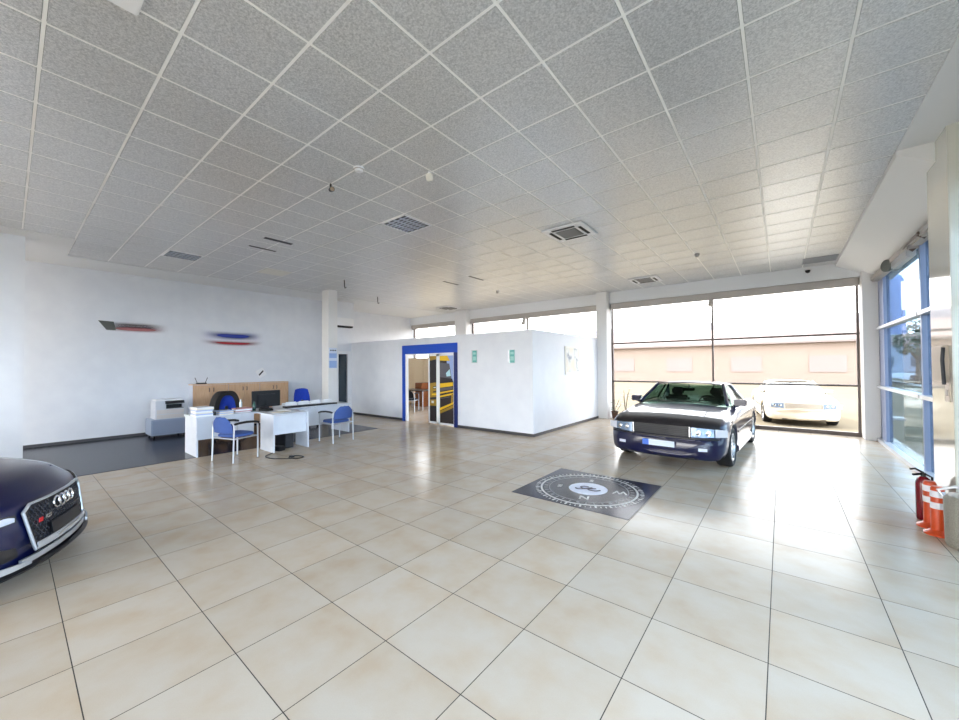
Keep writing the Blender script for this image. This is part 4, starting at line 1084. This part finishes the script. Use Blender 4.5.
def coupe(loc, rot, label):
    t = thing('coupe_car', loc, rot, label, 'car')
    body_loft(AU, coupe_paint, t)
    for v in AU['axles']:
        for s_ in (-1, 1): wheel(t, s_*.80, v, .345, .27, 'spoke', s_)
    greenhouse(t, dict(bw=.80, tw=.56, zb=.955, zf=.96, zt=1.33, zr=1.30, v=(1.45, 2.15, 3.0, 4.15), vb=2.9, rc=.04), coupe_paint)
    G = lambda u, z, o=.0: (u*.94, front_strip(AU, u*.94, .0)+o-.12*(z-.26), .267+(z-.255)*.865)
    hexa = [(-.40, .655), (.40, .655), (.465, .60), (.42, .255), (-.42, .255), (-.465, .60)]
    # grille backing as wrapped panel following the hexagon
    def hw_at(z): return float(np.interp(z, [.255, .60, .655], [.42, .465, .40]))
    rows = []
    for j in range(13):
        z = .255+.4*j/12; w_ = hw_at(z); rows.append([G(w_*(-1+2*i/16), z, .014) for i in range(17)])
    mb = MB(); mb.sheet(rows, .006); gr = mb.build('grille', M['honey'], t)
    # honeycomb cells in relief
    mb = MB()
    for j in range(11):
        z = .275+j*.034; w_ = hw_at(z)-.03
        for i in range(-12, 13):
            u = i*.042+(.021 if j % 2 else 0)
            if abs(u) < w_ and not (.31 < z < .44 and abs(u) < .26) and not (abs(u) < .2 and z > .52):
                mb.tube([G(u+.021*math.cos(PI/6+k*PI/3), z+.019*math.sin(PI/6+k*PI/3), .022) for k in range(6)], .0035, 4, closed=True)
    mb.build('honeycomb_mesh', mat('mesh_gloss', (46, 48, 56), .2), t)
    pts = []
    for k in range(6):
        a, b = hexa[k], hexa[(k+1) % 6]
        for q in range(8): pts.append(G(a[0]+(b[0]-a[0])*q/8, a[1]+(b[1]-a[1])*q/8, .022))
    mb = MB(); mb.tube(pts, .011, 8, closed=True); mb.build('grille_frame', M['silver'], t)
    # four interlocking rings
    mb = MB()
    for k in range(4):
        u = -.115+k*.077; mb.tube([G(u+.050*math.cos(a), .575+.050*math.sin(a), .035) for a in [2*PI*q/28 for q in range(28)]], .0085, 8, closed=True)
    mb.build('ring_emblem', M['chrome'], t)
    # red and silver badge
    y_ = front_strip(AU, .33, .03)
    mb = MB(); mb.prism([G(.36, .47, .03), G(.325, .47, .03), G(.315, .505, .03), G(.35, .505, .03)], (0, .006, 0)); mb.build('badge_red', mat('badge_red', (214, 30, 34), .3), t)
    o = text_obj('RS5', .042, M['chrome'], t, Matrix.Translation(G(.255, .49, .034)) @ Matrix.Rotation(math.radians(-8), 4, 'Z') @ Matrix.Rotation(PI, 4, 'Z') @ Matrix.Rotation(PI/2, 4, 'X'), 'badge_lettering', .002, bold=True)
    # plate carrier
    rows = [[G(u, z, .032) for u in [-.25+.5*i/10 for i in range(11)]] for z in (.32, .36, .40, .43)]
    mb = MB(); mb.sheet(rows, .01); mb.build('plate_carrier', mat('plate_black', (20, 21, 26), .35), t)
    rows = [[G(u, z, .030) for u in [-.41+.82*i/14 for i in range(15)]] for z in (.262, .285, .31)]
    mb = MB(); mb.sheet(rows, .008); mb.build('lower_grille_bar', M['silver'], t)
    rows = [[G(u, z, .040) for u in [-.2+.4*i/10 for i in range(11)]] for z in (.276, .285, .294)]
    mb = MB(); mb.sheet(rows, .006); mb.build('bar_lettering', M['roller'], t)
    for s_ in (-1, 1):
        h = nose_panel(t, 'headlight', M['lens2'], AU, s_*.50, s_*.86, (.525, .555), (.53, .625), .014)
        nose_panel(t, 'headlight_surround', M['black'], AU, s_*.48, s_*.88, (.515, .565), (.515, .64), .006)
        nose_panel(t, 'air_intake', M['honey'], AU, s_*.52, s_*.84, (.27, .34), (.27, .42), .008)
        nose_panel(t, 'intake_blade', M['silver'], AU, s_*.46, s_*.86, (.19, .215), (.20, .27), .035, .015)
        mb = MB(); mb.box(s_*.88 if s_ > 0 else -1.06, 1.06 if s_ > 0 else -.88, -1.75, -1.6, .95, 1.08, bev=.03); mb.tube([(s_*.82, -1.66, .93), (s_*.9, -1.67, .99)], .02, 8); mb.build('door_mirror', M['black'], t)
        mb = MB(); mb.box(s_*.90-.03, s_*.90+.03, -3.2, -1.3, .13, .2, bev=.01); mb.build('sill', coupe_paint, t)
        MB().box(s_*.62-.2, s_*.62+.2, -4.72, -4.64, .7, .8, bev=.01).build('tail_lamp', mat('tail_red', (150, 20, 24), .2), t)
    wrap_panel(t, 'centre_blade', M['silver'], AU, -.50, .50, .195, .235, .03, .035, .02)
    rows = [[(u, front_strip(AU, u, .0)+o_, .14+.02*(abs(u)/.9)**2+h_) for u in [-.88+1.76*i/24 for i in range(25)]] for o_, h_ in ((-.10, 0), (.04, .0), (.055, .018), (.03, .035))]
    mb = MB(); mb.sheet(rows, -.012); mb.build('splitter', M['black'], t)
    MB().box(-.6, .6, -4.0, -.25, .17, .32).build('floor_pan', M['blackmat'], t)
    # bonnet crease lines
    for s_ in (-1, 1):
        mb = MB(); mb.tube([(s_*(.50+.12*k/8), -.22-1.1*k/8+(-.05), .735+.19*(k/8)**.8) for k in range(9)], .008, 6); mb.build('bonnet_crease', coupe_paint, t)
    return t
coupe((-4.856, .315, 0), math.radians(66.7-90), 'dark navy coupe car with four ring grille emblem cut off by left edge')

# ------------------------------------------------------------------ outdoors
struct('ground', MB().box(-120, 120, -80, 160, -.5, -.201), noisy('paved_yard', (114, 105, 90), (109, 100, 85), .6, 1, detail=5, spec=0), 'sunlit pale paved yard outside the glass fronts', 'ground')
def stucco(n, rgb): return noisy(n, rgb, tuple(max(0, q-3) for q in rgb), .4, 1, spec=0)
t = thing('low_building', (-20, 46, -.2), 0, 'long low pinkish building seen faintly through the rear glass', 'building')
MB().box(-24, 26, 0, 10, 0, 3.8).build('wall', stucco('pink_stucco', (144, 130, 120)), t)
mb = MB(); mb.prism([(-25, -.5, 3.8), (27, -.5, 3.8), (27, 5, 5.6), (-25, 5, 5.6)], (0, 0, .2)); mb.prism([(-25, 5, 5.6), (27, 5, 5.6), (27, 10.5, 3.8), (-25, 10.5, 3.8)], (0, 0, .2)); mb.build('roof', stucco('roof_tile', (136, 124, 120)), t)
for k in range(8): MB().box(-20+k*6, -17.5+k*6, -.06, .02, 1.1, 2.6).build('window', mat('ext_window', (140, 128, 124), .8, spec=0), t)
t = thing('warehouse', (-15, 60, -.2), 0, 'pale grey warehouse in the distance behind the rear glass', 'building')
MB().box(-14, 22, 0, 14, 0, 7.5).build('wall', stucco('warehouse_wall', (140, 140, 148)), t)
MB().box(-14, 22, 0, 14, 7.5, 7.6).build('roof', stucco('warehouse_roof', (140, 140, 148)), t)
MB().box(-6, 0, -.1, .05, 0, 4.5).build('gate', stucco('warehouse_gate', (190, 170, 168)), t)
white_paint = paint('white_paint', (222, 210, 190), .0)
q = convertible(white_paint, (.5, 14.6, -.2), math.radians(188), 'white car parked outside, faint behind the rear glass', False, False)
pale = mat('glare_pale_trim', (176, 168, 156), .3)
for o_ in q.children:  # grille and windows recoloured pale, overexposed glare put into their colour
    if o_.name.startswith(('radiator_grille', 'grille_slat', 'bumper_strip')): o_.data.materials[0] = pale
    if o_.name.startswith(('windscreen', 'rear_window', 'side_window')): o_.data.materials[0] = mat('glare_pale_glass', (170, 172, 170), .08)
# right-hand side
t = thing('kerb', (8.5, 0, -.2), 0, 'pale kerb and strip of pavement outside right hand glass', 'kerb', kind='structure')
MB().box(-.15, .15, -30, 70, 0, .14, bev=.02).build('kerb_stone', mat('kerb_grey', (190, 190, 190), .8), t)
struct('road', MB().box(11, 19, -60, 120, -.2, -.19), noisy('asphalt', (150, 156, 164), (138, 146, 156), 3, .9), 'grey road outside beyond the parking area', 'road')
t = thing('house', (14, 110, -.2), 0, 'low house with dark windows far behind the right hand glass', 'building')
MB().box(0, 18, 0, 10, 0, 5.4).build('wall', stucco('house_wall', (150, 160, 178)), t)
mb = MB(); mb.prism([(-.5, -.5, 5.4), (18.5, -.5, 5.4), (18.5, 5, 7.6), (-.5, 5, 7.6)], (0, 0, .2)); mb.build('roof', stucco('house_roof', (130, 110, 108)), t)
for k in range(4): MB().box(1.5+k*4.2, 3.5+k*4.2, -.05, .02, 1.2, 3.2).build('window', mat('ext_window_dark', (70, 84, 100), .2), t)
def tree(x, y, h, label, seed):
    random.seed(seed)
    t = thing('tree', (x, y, -.2), 0, label, 'tree', 'trees beyond the road')
    mb = MB(); mb.tube([(0, 0, 0), (.05, 0, h*.3), (0, .1, h*.6)], [.18, .13, .06], 8)
    for k in range(5):
        a = 2*PI*k/5; mb.tube([(0, 0, h*.35+.1*k), (h*.15*math.cos(a), h*.15*math.sin(a), h*.62)], [.06, .03], 6)
    mb.build('trunk', mat('bark', (90, 78, 66), .9), t)
    lf = MB()
    for k in range(420):
        a = random.uniform(0, 2*PI); b = math.acos(random.uniform(-1, 1)); r_ = h*.27*random.uniform(.55, 1)
        c_ = Vector((r_*math.sin(b)*math.cos(a), r_*math.sin(b)*math.sin(a), h*.68+r_*1.1*math.cos(b))); n_ = Vector((random.uniform(-1, 1), random.uniform(-1, 1), random.uniform(-1, 1))).normalized()
        p_ = n_.orthogonal().normalized(); q_ = n_.cross(p_); s_ = random.uniform(.12, .24)
        lf._new([c_+p_*s_, c_+q_*s_*.6, c_-p_*s_, c_-q_*s_*.6], [[0, 1, 2, 3]])
    lf.build('crown', mat('foliage', (66, 88, 72), .7), t, recalc=False)
for k, (x, y, h) in enumerate(((8.6, 46, 5.5), (12.2, 50, 6.2), (20, 52, 7))): tree(x, y, h, ['bushy green tree beyond the kerb, leftmost through the right glass', 'middle green tree beyond the road through the right glass', 'tallest green tree beyond the road through the right glass'][k], 40+k)
t = thing('banner_flag', (2.78, 18.2, -.2), 0, 'tall blue feather banner flag outside near the corner glass', 'flag')
MB().cyl((0, 0, 0), (0, 0, 5.0), .03, .02, 10).build('flag_pole', M['silver'], t)
MB().box(-.3, .3, -.3, .3, 0, .08, bev=.01).build('flag_base', M['roller'], t)
rows = []
for j in range(15):
    v = j/14; w_ = .36*(1 if v < .8 else math.sqrt(max(0, 1-((v-.8)/.2)**2)))+.02
    rows.append([(.02+w_*u, .05*math.sin(u*5+v*3), 2.8+2.1*v) for u in [i/8 for i in range(9)]])
mb = MB(); mb.sheet(rows, .004); mb.build('flag_cloth', mat('flag_blue', (140, 156, 200), .7), t)
t = thing('lamp_post', (7.4, 38, -.2), 0, 'tall thin lamp post outside right hand glass', 'lamp post')
MB().cyl((0, 0, 0), (0, 0, 8), .09, .05, 12).build('pole', M['roller'], t)
MB().tube([(0, 0, 7.9), (.5, 0, 8.2), (1.3, 0, 8.25)], .04, 8).build('arm', M['roller'], t)
MB().box(1.2, 1.8, -.12, .12, 8.15, 8.28, bev=.03).build('lamp_head', M['roller'], t)
def parked(x, y, rgb, label, a):
    convertible(paint('street_paint', rgb, .2), (x, y, -.2), a, label, False, False)
parked(9.6, 54, (60, 70, 96), 'dark parked car far outside right hand glass', math.radians(90))

# ------------------------------------------------------------------ light
W = bpy.data.worlds.new('world'); SC.world = W; W.use_nodes = True; nt = W.node_tree
bg = nt.nodes['Background']
tc = nt.nodes.new('ShaderNodeTexCoord'); sp = nt.nodes.new('ShaderNodeSeparateXYZ'); nt.links.new(tc.outputs['Generated'], sp.inputs[0])
cr = nt.nodes.new('ShaderNodeValToRGB'); e = cr.color_ramp.elements
e[0].position = 0; e[0].color = (1.0, .98, .955, 1); e[1].position = .6; e[1].color = (.80, .89, 1.0, 1); k = e.new(.12); k.color = (.97, .98, 1.0, 1)
nt.links.new(sp.outputs[2], cr.inputs[0]); nt.links.new(cr.outputs[0], bg.inputs[0]); bg.inputs[1].default_value = SKY = 5.0
sun = bpy.data.lights.new('sun', 'SUN'); sun.energy = 3.5; sun.angle = .02; sun.color = (1, .95, .86)
so = bpy.data.objects.new('sun', sun); COL.objects.link(so)
so.rotation_euler = Vector((1.0, .10, -1.15)).to_track_quat('-Z', 'Y').to_euler(); so.location = (-10, 0, 20)
V = SC.view_settings; V.view_transform = 'Standard'; V.look = 'None'; V.gamma = 1; V.exposure = EXPO = 1.57
try: V.use_curve_mapping = False
except Exception: pass
cy_ = SC.cycles
cy_.max_bounces = 12; cy_.diffuse_bounces = 6; cy_.glossy_bounces = 5; cy_.transparent_max_bounces = 24; cy_.sample_clamp_indirect = 4; cy_.sample_clamp_direct = 16; cy_.caustics_reflective = False; cy_.caustics_refractive = False
cy_.use_denoising = True
